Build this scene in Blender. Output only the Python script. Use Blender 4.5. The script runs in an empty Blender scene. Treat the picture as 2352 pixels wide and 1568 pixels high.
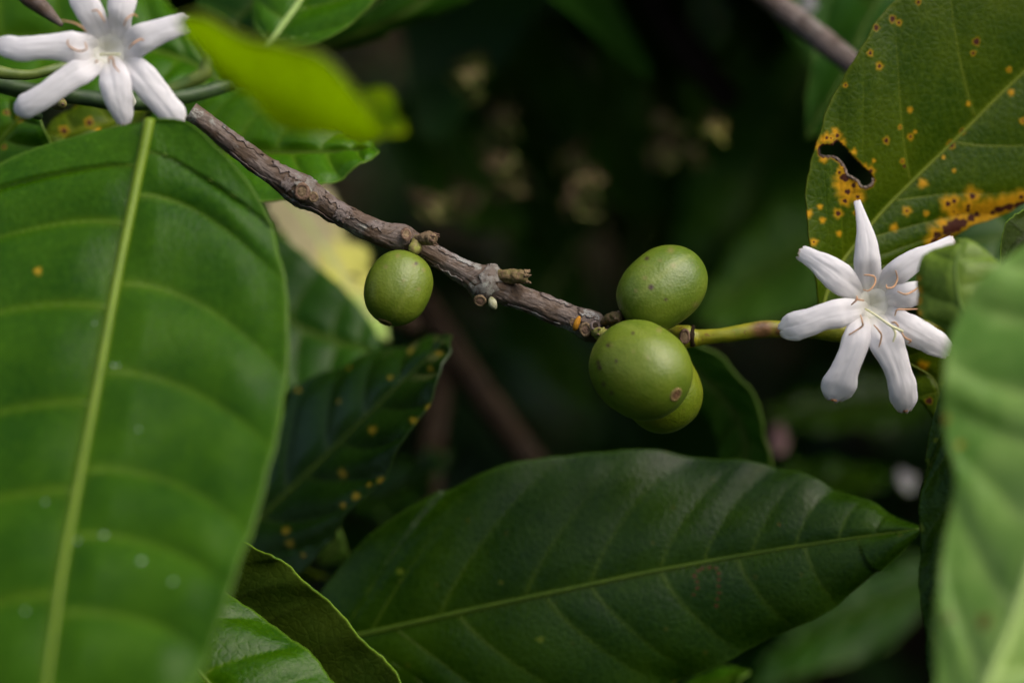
import bpy, math, random
import numpy as np
from mathutils import Vector, Matrix, noise as mnoise

random.seed(7)
rng = np.random.default_rng(7)
scene = bpy.context.scene
col = scene.collection

# ------------------------------------------------------------------ camera, world, sun, exposure
LENS, SENSOR, FOCUS = 85.0, 36.0, 416.0          # millimetres
PITCH = math.radians(27)
SUBJ = np.array([0.0, 0.0, 760.0])               # point in focus, mm above the ground
FWD = np.array([0.0, math.cos(PITCH), -math.sin(PITCH)])
UPV = np.array([0.0, math.sin(PITCH), math.cos(PITCH)])
RGT = np.array([1.0, 0.0, 0.0])
EYE = SUBJ - FOCUS * FWD
cam_d = bpy.data.cameras.new('camera')
cam = bpy.data.objects.new('camera', cam_d)
col.objects.link(cam)
cam.matrix_world = Matrix(((RGT[0], UPV[0], -FWD[0], EYE[0] * .001), (RGT[1], UPV[1], -FWD[1], EYE[1] * .001),
                           (RGT[2], UPV[2], -FWD[2], EYE[2] * .001), (0, 0, 0, 1)))
cam_d.lens, cam_d.sensor_width = LENS, SENSOR
cam_d.clip_start, cam_d.clip_end = 0.02, 400.0
cam_d.dof.use_dof = True
cam_d.dof.focus_distance = (FOCUS - 2) * .001
cam_d.dof.aperture_fstop = 6.0
scene.camera = cam

SUN_DIR = Vector((0.50, -0.08, 0.86)).normalized()
world = bpy.data.worlds.new('World')
scene.world = world
world.use_nodes = True
wn = world.node_tree
sky = wn.nodes.new('ShaderNodeTexSky')
sky.sky_type = 'NISHITA'
sky.sun_disc = False
sky.sun_elevation = math.asin(SUN_DIR.z)
sky.sun_rotation = math.atan2(SUN_DIR.x, SUN_DIR.y)
sky.dust_density, sky.air_density, sky.ozone_density = 6.0, 1.0, 1.0
wn.links.new(sky.outputs[0], wn.nodes['Background'].inputs[0])
wn.nodes['Background'].inputs[1].default_value = 0.115
sun_d = bpy.data.lights.new('sun', 'SUN')
sun_d.energy, sun_d.angle, sun_d.color = 1.5, math.radians(64), (1.0, 0.96, 0.9)
sun = bpy.data.objects.new('sun', sun_d)
col.objects.link(sun)
sun.rotation_euler = SUN_DIR.to_track_quat('Z', 'Y').to_euler()
sun.location = (0.3, -0.4, 2.5)
scene.view_settings.view_transform = 'Standard'
scene.view_settings.look = 'None'
scene.view_settings.exposure = 0.67
scene.view_settings.gamma = 1.0
scene.cycles.use_denoising = True
scene.cycles.max_bounces = 8
scene.cycles.caustics_reflective = False
scene.cycles.caustics_refractive = False

# ------------------------------------------------------------------ helpers
K = SENSOR / LENS / 2352.0                        # metres of width per picture unit and per unit of depth


def P(u, v, d):
    """picture position (2352 x 1568 units) at a true distance d in mm -> world point in mm"""
    u, v, d = (np.asarray(a, float) for a in (u, v, d))
    x, y = (u - 1176) * K * d, -(v - 784) * K * d
    return EYE + x[..., None] * RGT + y[..., None] * UPV + d[..., None] * FWD


def Zf(x0, y0, sc):
    k = 0.574219
    return lambda x, y: ((x0 + x / sc) * k, (y0 + y / sc) * k)


Z1 = Zf(0, 0, 2.1191)
Z4 = Zf(3100, 0, 2.24)
Z5 = Zf(3000, 700, 1.4936)
Z6 = Zf(1400, 850, 1.568)
Z6B = Zf(700, 350, 1.7425)


def catmull(pts, x):
    """pts (n, k), x in [0, n-1] -> interpolated rows"""
    pts = np.asarray(pts, float)
    n = len(pts)
    x = np.clip(np.asarray(x, float), 0, n - 1 - 1e-9)
    i = np.floor(x).astype(int)
    f = (x - i)[..., None]
    ext = np.vstack([2 * pts[:1] - pts[1:2], pts, 2 * pts[-1:] - pts[-2:-1]])
    a, b, c, d = ext[i], ext[i + 1], ext[i + 2], ext[i + 3]
    return 0.5 * (2 * b + (c - a) * f + (2 * a - 5 * b + 4 * c - d) * f ** 2 + (3 * b - a - 3 * c + d) * f ** 3)


def fbm(x, y, z=0.0, o=3):
    return mnoise.fractal(Vector((x, y, z)), 1.0, 2.0, o)


def tag(o, label, cat, group=None, kind=None):
    o['label'] = label
    if cat:
        o['category'] = cat
    if group:
        o['group'] = group
    if kind:
        o['kind'] = kind
    return o


def empty(name, origin, label, cat, group=None):
    o = bpy.data.objects.new(name, None)
    o.empty_display_size = 0.005
    o.location = np.asarray(origin) * .001
    o['origin'] = [float(a) for a in origin]
    col.objects.link(o)
    return tag(o, label, cat, group)


def root_origin(o):
    while o.parent:
        o = o.parent
    return np.array(o['origin'])


def mk(name, verts, faces, mats, parent=None, attrs=None, uv=None, smooth=True, origin=None):
    org = root_origin(parent) if parent else (np.zeros(3) if origin is None else np.asarray(origin, float))
    me = bpy.data.meshes.new(name)
    me.from_pydata(((np.asarray(verts, float) - org) * .001).tolist(), [], [tuple(map(int, f)) for f in faces])
    for k, a in (attrs or {}).items():
        at = me.attributes.new(k, 'FLOAT', 'POINT')
        at.data.foreach_set('value', np.asarray(a, np.float32).ravel())
    if uv is not None:
        l = me.uv_layers.new(name='UVMap')
        idx = np.empty(len(me.loops), np.int32)
        me.loops.foreach_get('vertex_index', idx)
        l.data.foreach_set('uv', np.asarray(uv, np.float32)[idx].ravel())
    for m in (mats if isinstance(mats, (list, tuple)) else [mats]):
        me.materials.append(m)
    if smooth:
        me.polygons.foreach_set('use_smooth', [True] * len(me.polygons))
    o = bpy.data.objects.new(name, me)
    if parent:
        o.parent = parent
    else:
        o.location = org * .001
        o['origin'] = [float(a) for a in org]
    col.objects.link(o)
    return o


def grid_faces(n, m, close=False, flip=False):
    i, j = np.meshgrid(np.arange(n - 1), np.arange(m if close else m - 1), indexing='ij')
    j2 = (j + 1) % m
    f = np.stack([i * m + j, i * m + j2, (i + 1) * m + j2, (i + 1) * m + j], -1).reshape(-1, 4)
    return f[:, ::-1] if flip else f


def tube_rings(pts, rad, ns, bump=None, start_angle=0.0):
    """rings round a centre line (n,3) mm; bump(i, j, s, ang) -> radius factor"""
    pts = np.asarray(pts, float)
    n = len(pts)
    tan = np.gradient(pts, axis=0)
    tan /= np.linalg.norm(tan, axis=1)[:, None] + 1e-12
    nrm = -FWD - tan[0] * np.dot(-FWD, tan[0])
    nrm /= np.linalg.norm(nrm)
    s = np.r_[0, np.cumsum(np.linalg.norm(np.diff(pts, axis=0), axis=1))]
    ang = np.linspace(0, 2 * math.pi, ns, endpoint=False) + start_angle
    V = np.zeros((n, ns, 3))
    UV = np.zeros((n, ns, 2))
    for i in range(n):
        nrm = nrm - tan[i] * np.dot(nrm, tan[i])
        nrm /= np.linalg.norm(nrm)
        bi = np.cross(tan[i], nrm)
        r = np.full(ns, rad[i])
        if bump is not None:
            r = r * np.array([bump(s[i], a) for a in ang])
        V[i] = pts[i] + r[:, None] * (np.cos(ang)[:, None] * nrm + np.sin(ang)[:, None] * bi)
        UV[i, :, 0] = s[i]
        UV[i, :, 1] = ang * rad[i]
    return V, UV, s


def tube(name, pts, rad, mat, parent, ns=10, bump=None, uv=True, caps=True, origin=None):
    V, UV, s = tube_rings(pts, rad, ns, bump)
    n = len(V)
    verts, faces = V.reshape(-1, 3), grid_faces(n, ns, close=True).tolist()
    uvs = UV.reshape(-1, 2)
    if caps:
        c0, c1 = len(verts), len(verts) + 1
        verts = np.vstack([verts, V[0].mean(0), V[-1].mean(0)])
        uvs = np.vstack([uvs, [0, 0], [s[-1], 0]])
        for j in range(ns):
            faces.append((c0, (j + 1) % ns, j))
            faces.append((c1, (n - 1) * ns + j, (n - 1) * ns + (j + 1) % ns))
    return mk(name, verts, faces, mat, parent, uv=uvs, origin=origin)


def px_path(pts, n):
    """list of (u, v, d, r_units) -> smooth centre line and radii in mm"""
    c = catmull(pts, np.linspace(0, len(pts) - 1, n))
    return P(c[:, 0], c[:, 1], c[:, 2]), np.maximum(c[:, 3], 0.3) * K * c[:, 2]


# ------------------------------------------------------------------ materials
class NT:
    def __init__(self, name):
        self.m = bpy.data.materials.new(name)
        self.m.use_nodes = True
        self.t = self.m.node_tree
        self.t.nodes.clear()
        self.out = self.t.nodes.new('ShaderNodeOutputMaterial')

    def n(self, typ, **kw):
        nd = self.t.nodes.new('ShaderNode' + typ)
        for k, v in kw.items():
            if k.startswith('_'):
                setattr(nd, k[1:], v)
            else:
                key = k.replace('__', ' ')
                self.set(nd.inputs[key if key in nd.inputs else int(key[1:])], v)
        return nd

    def set(self, sock, v):
        if isinstance(v, bpy.types.NodeSocket):
            self.t.links.new(v, sock)
        elif isinstance(v, bpy.types.Node):
            self.t.links.new(v.outputs[0], sock)
        elif isinstance(v, (tuple, list)) and len(v) == 3 and sock.type == 'RGBA':
            sock.default_value = (*v, 1)
        else:
            sock.default_value = v

    def attr(self, name):
        return self.n('Attribute', _attribute_name=name).outputs['Fac']

    def mix(self, f, a, b, blend='MIX'):
        nd = self.t.nodes.new('ShaderNodeMix')
        nd.data_type, nd.blend_type, nd.clamp_factor = 'RGBA', blend, True
        self.set(nd.inputs[0], f)
        self.set(nd.inputs[6], a)
        self.set(nd.inputs[7], b)
        return nd.outputs[2]

    def math(self, op, a, b=0.0, clamp=False):
        nd = self.t.nodes.new('ShaderNodeMath')
        nd.operation, nd.use_clamp = op, clamp
        self.set(nd.inputs[0], a)
        self.set(nd.inputs[1], b)
        return nd.outputs[0]

    def ramp(self, f, lo, hi):
        nd = self.t.nodes.new('ShaderNodeMapRange')
        nd.interpolation_type = 'SMOOTHSTEP'
        self.set(nd.inputs[0], f)
        nd.inputs[1].default_value, nd.inputs[2].default_value = lo, hi
        return nd.outputs[0]

    def coord(self, kind='Object', scale=(1000, 1000, 1000)):
        c = self.n('TexCoord').outputs[kind]
        mp = self.t.nodes.new('ShaderNodeMapping')
        mp.inputs['Scale'].default_value = scale
        self.t.links.new(c, mp.inputs[0])
        return mp.outputs[0]

    def noise(self, vec, scale, detail=3.0, rough=0.55):
        nd = self.n('TexNoise', Vector=vec, Scale=scale, Detail=detail, Roughness=rough)
        return nd.outputs[0]

    def voro(self, vec, scale, feature='F1', rand=1.0):
        nd = self.t.nodes.new('ShaderNodeTexVoronoi')
        nd.feature = feature
        self.set(nd.inputs['Vector'], vec)
        nd.inputs['Scale'].default_value = scale
        nd.inputs['Randomness'].default_value = rand
        return nd.outputs['Distance']

    def bump(self, h, strength, dist=0.0003):
        return self.n('Bump', Height=h, Strength=strength, Distance=dist).outputs[0]

    def done(self, sh):
        self.t.links.new(sh.outputs[0] if isinstance(sh, bpy.types.Node) else sh, self.out.inputs[0])
        return self.m


def leaf_mat(name, dark, light, vein, trans=0.22, rough=0.34, spec=0.4, tcol=None, mottle=0.5, speck=0.0,
             yellow=(0.62, 0.36, 0.02), brown=(0.055, 0.016, 0.008), along=None, edge=(0.16, 0.26, 0.04), tabs=None):
    t = NT(name)
    co = t.coord()
    n1 = t.noise(co, 0.07, 3.0)
    n2 = t.noise(co, 0.9, 4.0, 0.65)
    c = t.mix(t.ramp(n1, 0.3, 0.72), dark, light)
    c = t.mix(t.math('MULTIPLY', t.ramp(n2, 0.42, 0.75), mottle * 0.6), c, tuple(min(1, x * 1.7 + .004) for x in light))
    if along:                                     # a withering leaf: its own colour changes from base to tip
        a = t.math('ADD', t.attr('along'), t.math('MULTIPLY', t.math('SUBTRACT', n1, 0.5), 0.7))
        c = t.mix(t.ramp(a, along[2], along[3]), c, along[0])
        c = t.mix(t.ramp(a, along[4], along[5]), c, along[1])
    ve = t.voro(co, 0.75, 'DISTANCE_TO_EDGE')
    c = t.mix(t.math('MULTIPLY', t.math('SUBTRACT', 1.0, t.ramp(ve, 0.0, 0.09)), 0.14), c, vein)
    c = t.mix(t.math('MULTIPLY', t.attr('vein'), 0.8), c, vein)
    c = t.mix(t.math('MULTIPLY', t.ramp(t.attr('edge'), 0.955, 1.0), 0.75), c, edge)  # lighter leaf margin, also painting the highlight along the rim
    if speck:
        sp = t.voro(co, 0.16)
        c = t.mix(t.math('MULTIPLY', t.math('SUBTRACT', 1.0, t.ramp(sp, 0.03, 0.1)), speck), c, (0.2, 0.15, 0.02))
    rn = t.math('ADD', t.attr('rust'), t.math('MULTIPLY', t.math('SUBTRACT', n2, 0.5), 0.45))
    rust = t.math('MULTIPLY', t.ramp(rn, 0.4, 0.95), t.ramp(t.attr('rust'), 0.2, 0.6))
    c = t.mix(t.math('MULTIPLY', t.ramp(rn, 0.08, 0.6), t.ramp(t.attr('rust'), 0.03, 0.35)), c, tuple(.35 * a + .5 * b for a, b in zip(yellow, (0.06, 0.12, 0.004))))
    c = t.mix(rust, c, t.mix(t.ramp(n2, 0.4, 0.75), yellow, tuple(a * .6 for a in yellow)))
    cn = t.math('ADD', t.attr('core'), t.math('MULTIPLY', t.math('SUBTRACT', n2, 0.5), 0.4))
    core = t.math('MULTIPLY', t.ramp(cn, 0.35, 0.6), t.ramp(t.attr('core'), 0.05, 0.3))
    c = t.mix(core, c, brown)
    ro = t.math('ADD', rough - 0.06, t.math('MULTIPLY', n2, 0.14))
    ro = t.math('ADD', ro, t.math('MULTIPLY', rust, 0.25))
    h = t.math('ADD', t.math('MULTIPLY', n2, 0.6), t.math('MULTIPLY', t.ramp(ve, 0.0, 0.25), 0.4))
    nb = t.bump(h, 0.22, 0.0004)
    b = t.n('BsdfPrincipled', Base__Color=c, Roughness=ro, Specular__IOR__Level=spec, Normal=nb)
    tc = t.mix(1.0, c, tcol or (1.5, 1.75, 0.6), 'MULTIPLY')
    if tabs:
        tc = t.mix(0.8, tc, tabs)
    tr = t.n('BsdfTranslucent', Color=tc)
    mx = t.n('MixShader', i0=trans)
    t.t.links.new(b.outputs[0], mx.inputs[1])
    t.t.links.new(tr.outputs[0], mx.inputs[2])
    return t.done(mx)


def under_mat(name, c1, c2, vein, trans=0.3):
    return leaf_mat(name, c1, c2, vein, trans=trans, rough=0.5, spec=0.3, mottle=0.4)


def plain_mat(name, c1, c2, scale=0.6, rough=0.5, spec=0.4, trans=0.0, bump=0.2, sss=0.0):
    t = NT(name)
    co = t.coord()
    n1 = t.noise(co, scale, 4.0, 0.6)
    c = t.mix(t.ramp(n1, 0.3, 0.7), c1, c2)
    b = t.n('BsdfPrincipled', Base__Color=c, Roughness=rough, Specular__IOR__Level=spec, Normal=t.bump(n1, bump, 0.0004))
    if sss:
        b.inputs['Subsurface Weight'].default_value = sss
        b.inputs['Subsurface Radius'].default_value = (1.0, 0.8, 0.4)
        b.inputs['Subsurface Scale'].default_value = 0.0012
    if trans:
        mx = t.n('MixShader', i0=trans)
        t.t.links.new(b.outputs[0], mx.inputs[1])
        t.t.links.new(t.n('BsdfTranslucent', Color=c).outputs[0], mx.inputs[2])
        return t.done(mx)
    return t.done(b)


def bark_mat(name, grey, brown, dark, pale, lichen=0.5, scale=1.0, spec=0.35):
    t = NT(name)
    co = t.coord()
    uv = t.coord('UV', (0.16 * scale, 0.9 * scale, 1))
    fine = t.noise(uv, 2.6, 6.0, 0.7)
    lon = t.noise(uv, 1.1, 4.0, 0.6)
    blot = t.noise(co, 0.22 * scale, 4.0, 0.62)
    sp = t.noise(co, 2.4 * scale, 3.0, 0.6)
    c = t.mix(t.ramp(blot, 0.40, 0.56), brown, grey)
    c = t.mix(t.math('MULTIPLY', t.ramp(lon, 0.52, 0.62), 0.7), c, brown)
    c = t.mix(t.ramp(fine, 0.57, 0.68), c, dark)
    c = t.mix(t.math('MULTIPLY', t.ramp(sp, 0.6, 0.7), 0.6), c, dark)
    li = t.noise(co, 0.16 * scale, 5.0, 0.7)
    lic = t.math('MULTIPLY', t.ramp(li, 0.53, 0.61), t.ramp(sp, 0.36, 0.5))
    c = t.mix(t.math('MULTIPLY', lic, lichen), c, pale)
    orn = t.noise(co, 0.5 * scale, 3.0, 0.6)
    c = t.mix(t.math('MULTIPLY', t.ramp(orn, 0.66, 0.76), 0.5), c, (0.2, 0.085, 0.03))
    h = t.math('ADD', t.math('MULTIPLY', fine, -0.9), t.math('ADD', t.math('MULTIPLY', lon, 0.6), t.math('MULTIPLY', sp, -0.4)))
    b = t.n('BsdfPrincipled', Base__Color=c, Roughness=t.math('ADD', 0.42, t.math('MULTIPLY', fine, 0.3)), Specular__IOR__Level=spec,
            Normal=t.bump(h, 0.7, 0.0005))
    return t.done(b)


def cherry_mat(name, c1, c2, c3):
    t = NT(name)
    co = t.coord()
    n1 = t.noise(co, 0.12, 3.0)
    st = t.noise(t.coord('UV', (14, 1.2, 1)), 3.0, 3.0, 0.6)
    pores = t.voro(co, 2.2)
    c = t.mix(t.ramp(n1, 0.3, 0.7), c1, c2)
    c = t.mix(t.math('MULTIPLY', t.ramp(st, 0.45, 0.75), 0.30), c, c3)
    c = t.mix(t.math('MULTIPLY', t.attr('seam'), 0.45), c, c3)
    c = t.mix(t.math('MULTIPLY', t.math('SUBTRACT', 1.0, t.ramp(pores, 0.08, 0.26)), 0.22), c, c3)
    sk = t.voro(co, 0.42)
    sn = t.noise(co, 0.2, 2.0)
    c = t.mix(t.math('MULTIPLY', t.math('SUBTRACT', 1.0, t.ramp(sk, 0.05, 0.11)), t.ramp(sn, 0.45, 0.6)), c, (0.05, 0.05, 0.012))
    sc = t.noise(co, 0.75, 6.0, 0.7)
    c = t.mix(t.math('MULTIPLY', t.ramp(sc, 0.60, 0.70), 0.35), c, (0.17, 0.15, 0.045))
    big = t.noise(co, 0.06, 2.0)
    c = t.mix(t.math('MULTIPLY', t.ramp(big, 0.42, 0.62), 0.45), c, tuple(a * b for a, b in zip(c2, (1.35, 1.12, .8))))
    c = t.mix(t.math('MULTIPLY', t.attr('tan'), 0.4), c, (0.22, 0.16, 0.06))
    c = t.mix(t.attr('core'), c, (0.045, 0.02, 0.014))
    h = t.math('ADD', t.math('MULTIPLY', pores, 0.5), t.math('MULTIPLY', st, 0.6))
    b = t.n('BsdfPrincipled', Base__Color=c, Roughness=t.math('ADD', 0.33, t.math('MULTIPLY', n1, 0.14)), Specular__IOR__Level=0.45,
            Normal=t.bump(h, 0.2, 0.0004))
    b.inputs['Subsurface Weight'].default_value = 0.12
    b.inputs['Subsurface Radius'].default_value = (0.8, 1.0, 0.25)
    b.inputs['Subsurface Scale'].default_value = 0.0016
    return t.done(b)


def petal_mat():
    t = NT('petal')
    co = t.coord()
    uv = t.coord('UV', (1, 1, 1))
    st = t.noise(t.coord('UV', (26, 1.6, 1)), 1.0, 4.0, 0.6)
    n1 = t.noise(co, 0.35, 3.0)
    c = t.mix(t.ramp(st, 0.35, 0.7), (0.90, 0.885, 0.90), (0.86, 0.845, 0.86))
    c = t.mix(t.math('MULTIPLY', t.ramp(n1, 0.5, 0.75), 0.3), c, (0.84, 0.82, 0.84))
    tip = t.math('ADD', t.attr('along'), t.math('MULTIPLY', t.math('SUBTRACT', t.noise(co, 1.1, 3.0), 0.5), 0.16))
    c = t.mix(t.math('MULTIPLY', t.ramp(tip, 0.955, 1.03), 0.8), c, (0.55, 0.38, 0.22))
    c = t.mix(t.math('MULTIPLY', t.math('SUBTRACT', 1.0, t.ramp(t.attr('along'), 0.0, 0.22)), 0.35), c, (0.86, 0.85, 0.66))
    b = t.n('BsdfPrincipled', Base__Color=c, Roughness=0.5, Specular__IOR__Level=0.2, Normal=t.bump(st, 0.12, 0.0004))
    mx = t.n('MixShader', i0=0.48)
    t.t.links.new(b.outputs[0], mx.inputs[1])
    t.t.links.new(t.n('BsdfTranslucent', Color=c).outputs[0], mx.inputs[2])
    return t.done(mx)


M = {}
M['leaf_fresh'] = leaf_mat('leaf_fresh', (0.014, 0.058, 0.0003), (0.034, 0.098, 0.0006), (0.075, 0.145, 0.003), trans=0.22, rough=0.24, spec=0.16, edge=(0.085, 0.17, 0.015))
M['leaf_fresh_under'] = under_mat('leaf_fresh_under', (0.06, 0.14, 0.03), (0.09, 0.18, 0.04), (0.2, 0.3, 0.08))
M['leaf_dark'] = leaf_mat('leaf_dark', (0.007, 0.026, 0.0003), (0.018, 0.047, 0.0006), (0.045, 0.08, 0.003), trans=0.12, rough=0.27, spec=0.2, mottle=0.4, speck=0.12, yellow=(0.08, 0.105, 0.006), edge=(0.03, 0.07, 0.006))  # base darkened to stand in for shade on the long bottom leaf
M['leaf_spotted'] = leaf_mat('leaf_spotted', (0.006, 0.024, 0.001), (0.011, 0.035, 0.0015), (0.022, 0.045, 0.006), trans=0.1, rough=0.28, spec=.36, yellow=(0.28, 0.18, 0.010), edge=(0.025, 0.05, 0.01))
M['leaf_rust'] = leaf_mat('leaf_rust', (0.024, 0.054, 0.0008), (0.056, 0.088, 0.0012), (0.095, 0.13, 0.005), trans=0.25, rough=0.30, spec=0.14, mottle=0.55, yellow=(0.55, 0.28, 0.005), edge=(0.075, 0.105, 0.005))
M['leaf_bright'] = leaf_mat('leaf_bright', (0.024, 0.090, 0.0012), (0.046, 0.13, 0.0025), (0.08, 0.155, 0.007), trans=0.22, rough=0.24, spec=0.18)
M['leaf_pale'] = leaf_mat('leaf_pale', (0.07, 0.19, 0.014), (0.22, 0.36, 0.075), (0.28, 0.41, 0.10), trans=0.3, rough=0.3, spec=.35, mottle=0.3, tabs=(.6, .85, .15))  # light tone also paints the whitish sheen patches of the right leaf
M['leaf_glow'] = leaf_mat('leaf_glow', (0.040, 0.12, 0.002), (0.055, 0.14, 0.003), (0.07, 0.14, 0.006), trans=0.84, rough=0.42, mottle=0.15, spec=.2, tabs=(0.84, 0.94, 0.03))
M['leaf_glow_under'] = leaf_mat('leaf_glow_under', (0.06, 0.11, 0.002), (0.075, 0.125, 0.003), (0.07, 0.12, 0.006), trans=0.84, rough=0.5, mottle=0.1, spec=0.12, tabs=(0.84, 0.93, 0.03))
M['leaf_olive'] = leaf_mat('leaf_olive', (0.016, 0.036, 0.001), (0.032, 0.052, 0.002), (0.012, 0.02, 0.002), trans=0.25, rough=0.5, spec=0.1, edge=(0.18, 0.30, 0.02))
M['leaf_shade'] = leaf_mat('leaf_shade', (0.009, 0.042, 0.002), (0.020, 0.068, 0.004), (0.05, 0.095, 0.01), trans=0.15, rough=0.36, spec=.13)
M['leaf_yellow'] = leaf_mat('leaf_yellow', (0.42, 0.38, 0.22), (0.48, 0.43, 0.26), (0.5, 0.46, 0.25), trans=0.35, rough=0.5, spec=.2, mottle=0.2, along=((0.62, 0.62, 0.15), (0.40, 0.58, 0.15), 0.30, 0.5, 0.66, 0.85), tcol=(1.1, 1.1, 0.7))
M['leaf_deep'] = leaf_mat('leaf_deep', (0.028, 0.092, 0.005), (0.058, 0.145, 0.012), (0.16, 0.24, 0.04), trans=0.2, rough=0.4, spec=.13)  # leaf green lightened to stand in for light missing under the leaf roof
M['leaf_young'] = leaf_mat('leaf_young', (0.10, 0.175, 0.012), (0.17, 0.25, 0.03), (0.13, 0.21, 0.02), trans=0.3, rough=0.4, spec=0.3, mottle=0.7, speck=.2)
M['petal_pink'] = leaf_mat('petal_pink', (0.13, 0.075, 0.08), (0.16, 0.095, 0.1), (0.16, 0.1, 0.1), trans=0.3, rough=0.6, spec=.1)
M['petal_old'] = leaf_mat('petal_old', (0.22, 0.215, 0.23), (0.28, 0.275, 0.29), (0.28, 0.275, 0.29), trans=0.3, rough=0.6, spec=.1)
M['leaf_dry_yellow'] = leaf_mat('leaf_dry_yellow', (0.14, 0.13, 0.03), (0.22, 0.19, 0.05), (0.22, 0.19, 0.06), trans=0.2, rough=0.6, spec=0.1)
M['leaf_dry'] = leaf_mat('leaf_dry', (0.12, 0.08, 0.04), (0.21, 0.15, 0.08), (0.21, 0.16, 0.09), trans=0.2, rough=0.6, spec=0.1)
M['vein'] = plain_mat('vein', (0.07, 0.14, 0.006), (0.10, 0.18, 0.009), 0.2, 0.42, 0.3, trans=0.15)
M['midrib_bright'] = plain_mat('midrib_bright', (0.12, 0.20, 0.008), (0.155, 0.24, 0.012), 0.2, 0.42, 0.3, trans=0.15)
M['vein_dark'] = plain_mat('vein_dark', (0.038, 0.074, 0.004), (0.055, 0.095, 0.005), 0.2, 0.45, 0.25)
M['vein_rust'] = plain_mat('vein_rust', (0.095, 0.13, 0.006), (0.125, 0.16, 0.008), 0.2, 0.45, 0.25)
M['vein_pale'] = plain_mat('vein_pale', (0.36, 0.52, 0.14), (0.42, 0.58, 0.18), 0.2, 0.45, 0.35, trans=0.15)
M['vein_olive'] = plain_mat('vein_olive', (0.10, 0.10, 0.014), (0.13, 0.13, 0.02), 0.2, 0.5, 0.3)
M['bark'] = bark_mat('bark', (0.135, 0.104, 0.086), (0.075, 0.045, 0.024), (0.012, 0.008, 0.006), (0.29, 0.29, 0.255), 0.9)
M['bark_flake'] = bark_mat('bark_flake', (0.165, 0.132, 0.118), (0.10, 0.066, 0.045), (0.022, 0.015, 0.011), (0.3, 0.3, 0.28), 0.9, 1.4)
M['bark_old'] = bark_mat('bark_old', (0.15, 0.115, 0.10), (0.07, 0.045, 0.032), (0.016, 0.011, 0.008), (0.26, 0.24, 0.22), 0.5)
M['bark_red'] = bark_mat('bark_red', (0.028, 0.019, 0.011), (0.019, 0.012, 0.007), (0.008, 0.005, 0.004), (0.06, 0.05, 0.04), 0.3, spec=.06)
M['droplet'] = plain_mat('droplet', (0.16, 0.24, 0.14), (0.24, 0.32, 0.22), 1.0, 0.12, 0.6, bump=0.05)
M['torn'] = plain_mat('torn', (0.10, 0.07, 0.05), (0.26, 0.21, 0.17), 1.5, 0.8, 0.15, bump=0.6)
M['lichen'] = bark_mat('lichen', (0.22, 0.205, 0.18), (0.12, 0.095, 0.075), (0.03, 0.022, 0.016), (0.33, 0.34, 0.29), 0.95, 2.2)
M['scar'] = plain_mat('scar', (0.075, 0.045, 0.028), (0.21, 0.135, 0.09), 1.6, 0.75, 0.15, bump=0.8)
M['stub'] = plain_mat('stub', (0.10, 0.07, 0.035), (0.24, 0.17, 0.10), 1.8, 0.8, 0.15, bump=0.9)
M['stub_green'] = plain_mat('stub_green', (0.10, 0.095, 0.025), (0.19, 0.12, 0.065), 1.2, 0.7, 0.2, bump=0.8)
M['stalk'] = plain_mat('stalk', (0.28, 0.30, 0.05), (0.2, 0.15, 0.06), 0.9, 0.6, 0.3, bump=0.6)
M['bud'] = plain_mat('bud', (0.33, 0.33, 0.22), (0.2, 0.2, 0.09), 1.4, 0.6, 0.3, bump=0.5)
M['orange'] = plain_mat('orange', (0.42, 0.20, 0.012), (0.34, 0.14, 0.01), 1.5, 0.7, 0.2, bump=0.4)
M['twig_green'] = plain_mat('twig_green', (0.045, 0.09, 0.014), (0.13, 0.17, 0.03), 0.18, 0.5, 0.35, bump=0.4)
M['twig_dark'] = plain_mat('twig_dark', (0.018, 0.04, 0.014), (0.04, 0.075, 0.02), 0.2, 0.5, 0.35, bump=0.4)
M['petal'] = petal_mat()
M['petal_tip'] = plain_mat('petal_tip', (0.20, 0.08, 0.03), (0.45, 0.26, 0.13), 1.6, 0.7, 0.2, bump=0.5)
M['throat'] = plain_mat('throat', (0.86, 0.85, 0.74), (0.9, 0.89, 0.82), 0.4, 0.55, 0.2, trans=0.3, bump=0.1)
M['stamen'] = plain_mat('stamen', (0.42, 0.22, 0.11), (0.56, 0.34, 0.19), 1.0, 0.6, 0.25, bump=0.5)
M['style'] = plain_mat('style', (0.66, 0.66, 0.34), (0.76, 0.74, 0.48), 0.6, 0.5, 0.25, bump=0.2)
M['cherry'] = cherry_mat('cherry', (0.074, 0.124, 0.006), (0.104, 0.158, 0.011), (0.185, 0.225, 0.038))
M['cherry_yellow'] = cherry_mat('cherry_yellow', (0.10, 0.15, 0.005), (0.125, 0.165, 0.006), (0.18, 0.21, 0.016))
M['navel'] = plain_mat('navel', (0.07, 0.035, 0.016), (0.2, 0.11, 0.05), 2.2, 0.75, 0.2, bump=0.8)
M['navel_rim'] = plain_mat('navel_rim', (0.13, 0.10, 0.03), (0.25, 0.17, 0.07), 1.6, 0.65, 0.2, bump=0.6)


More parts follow.
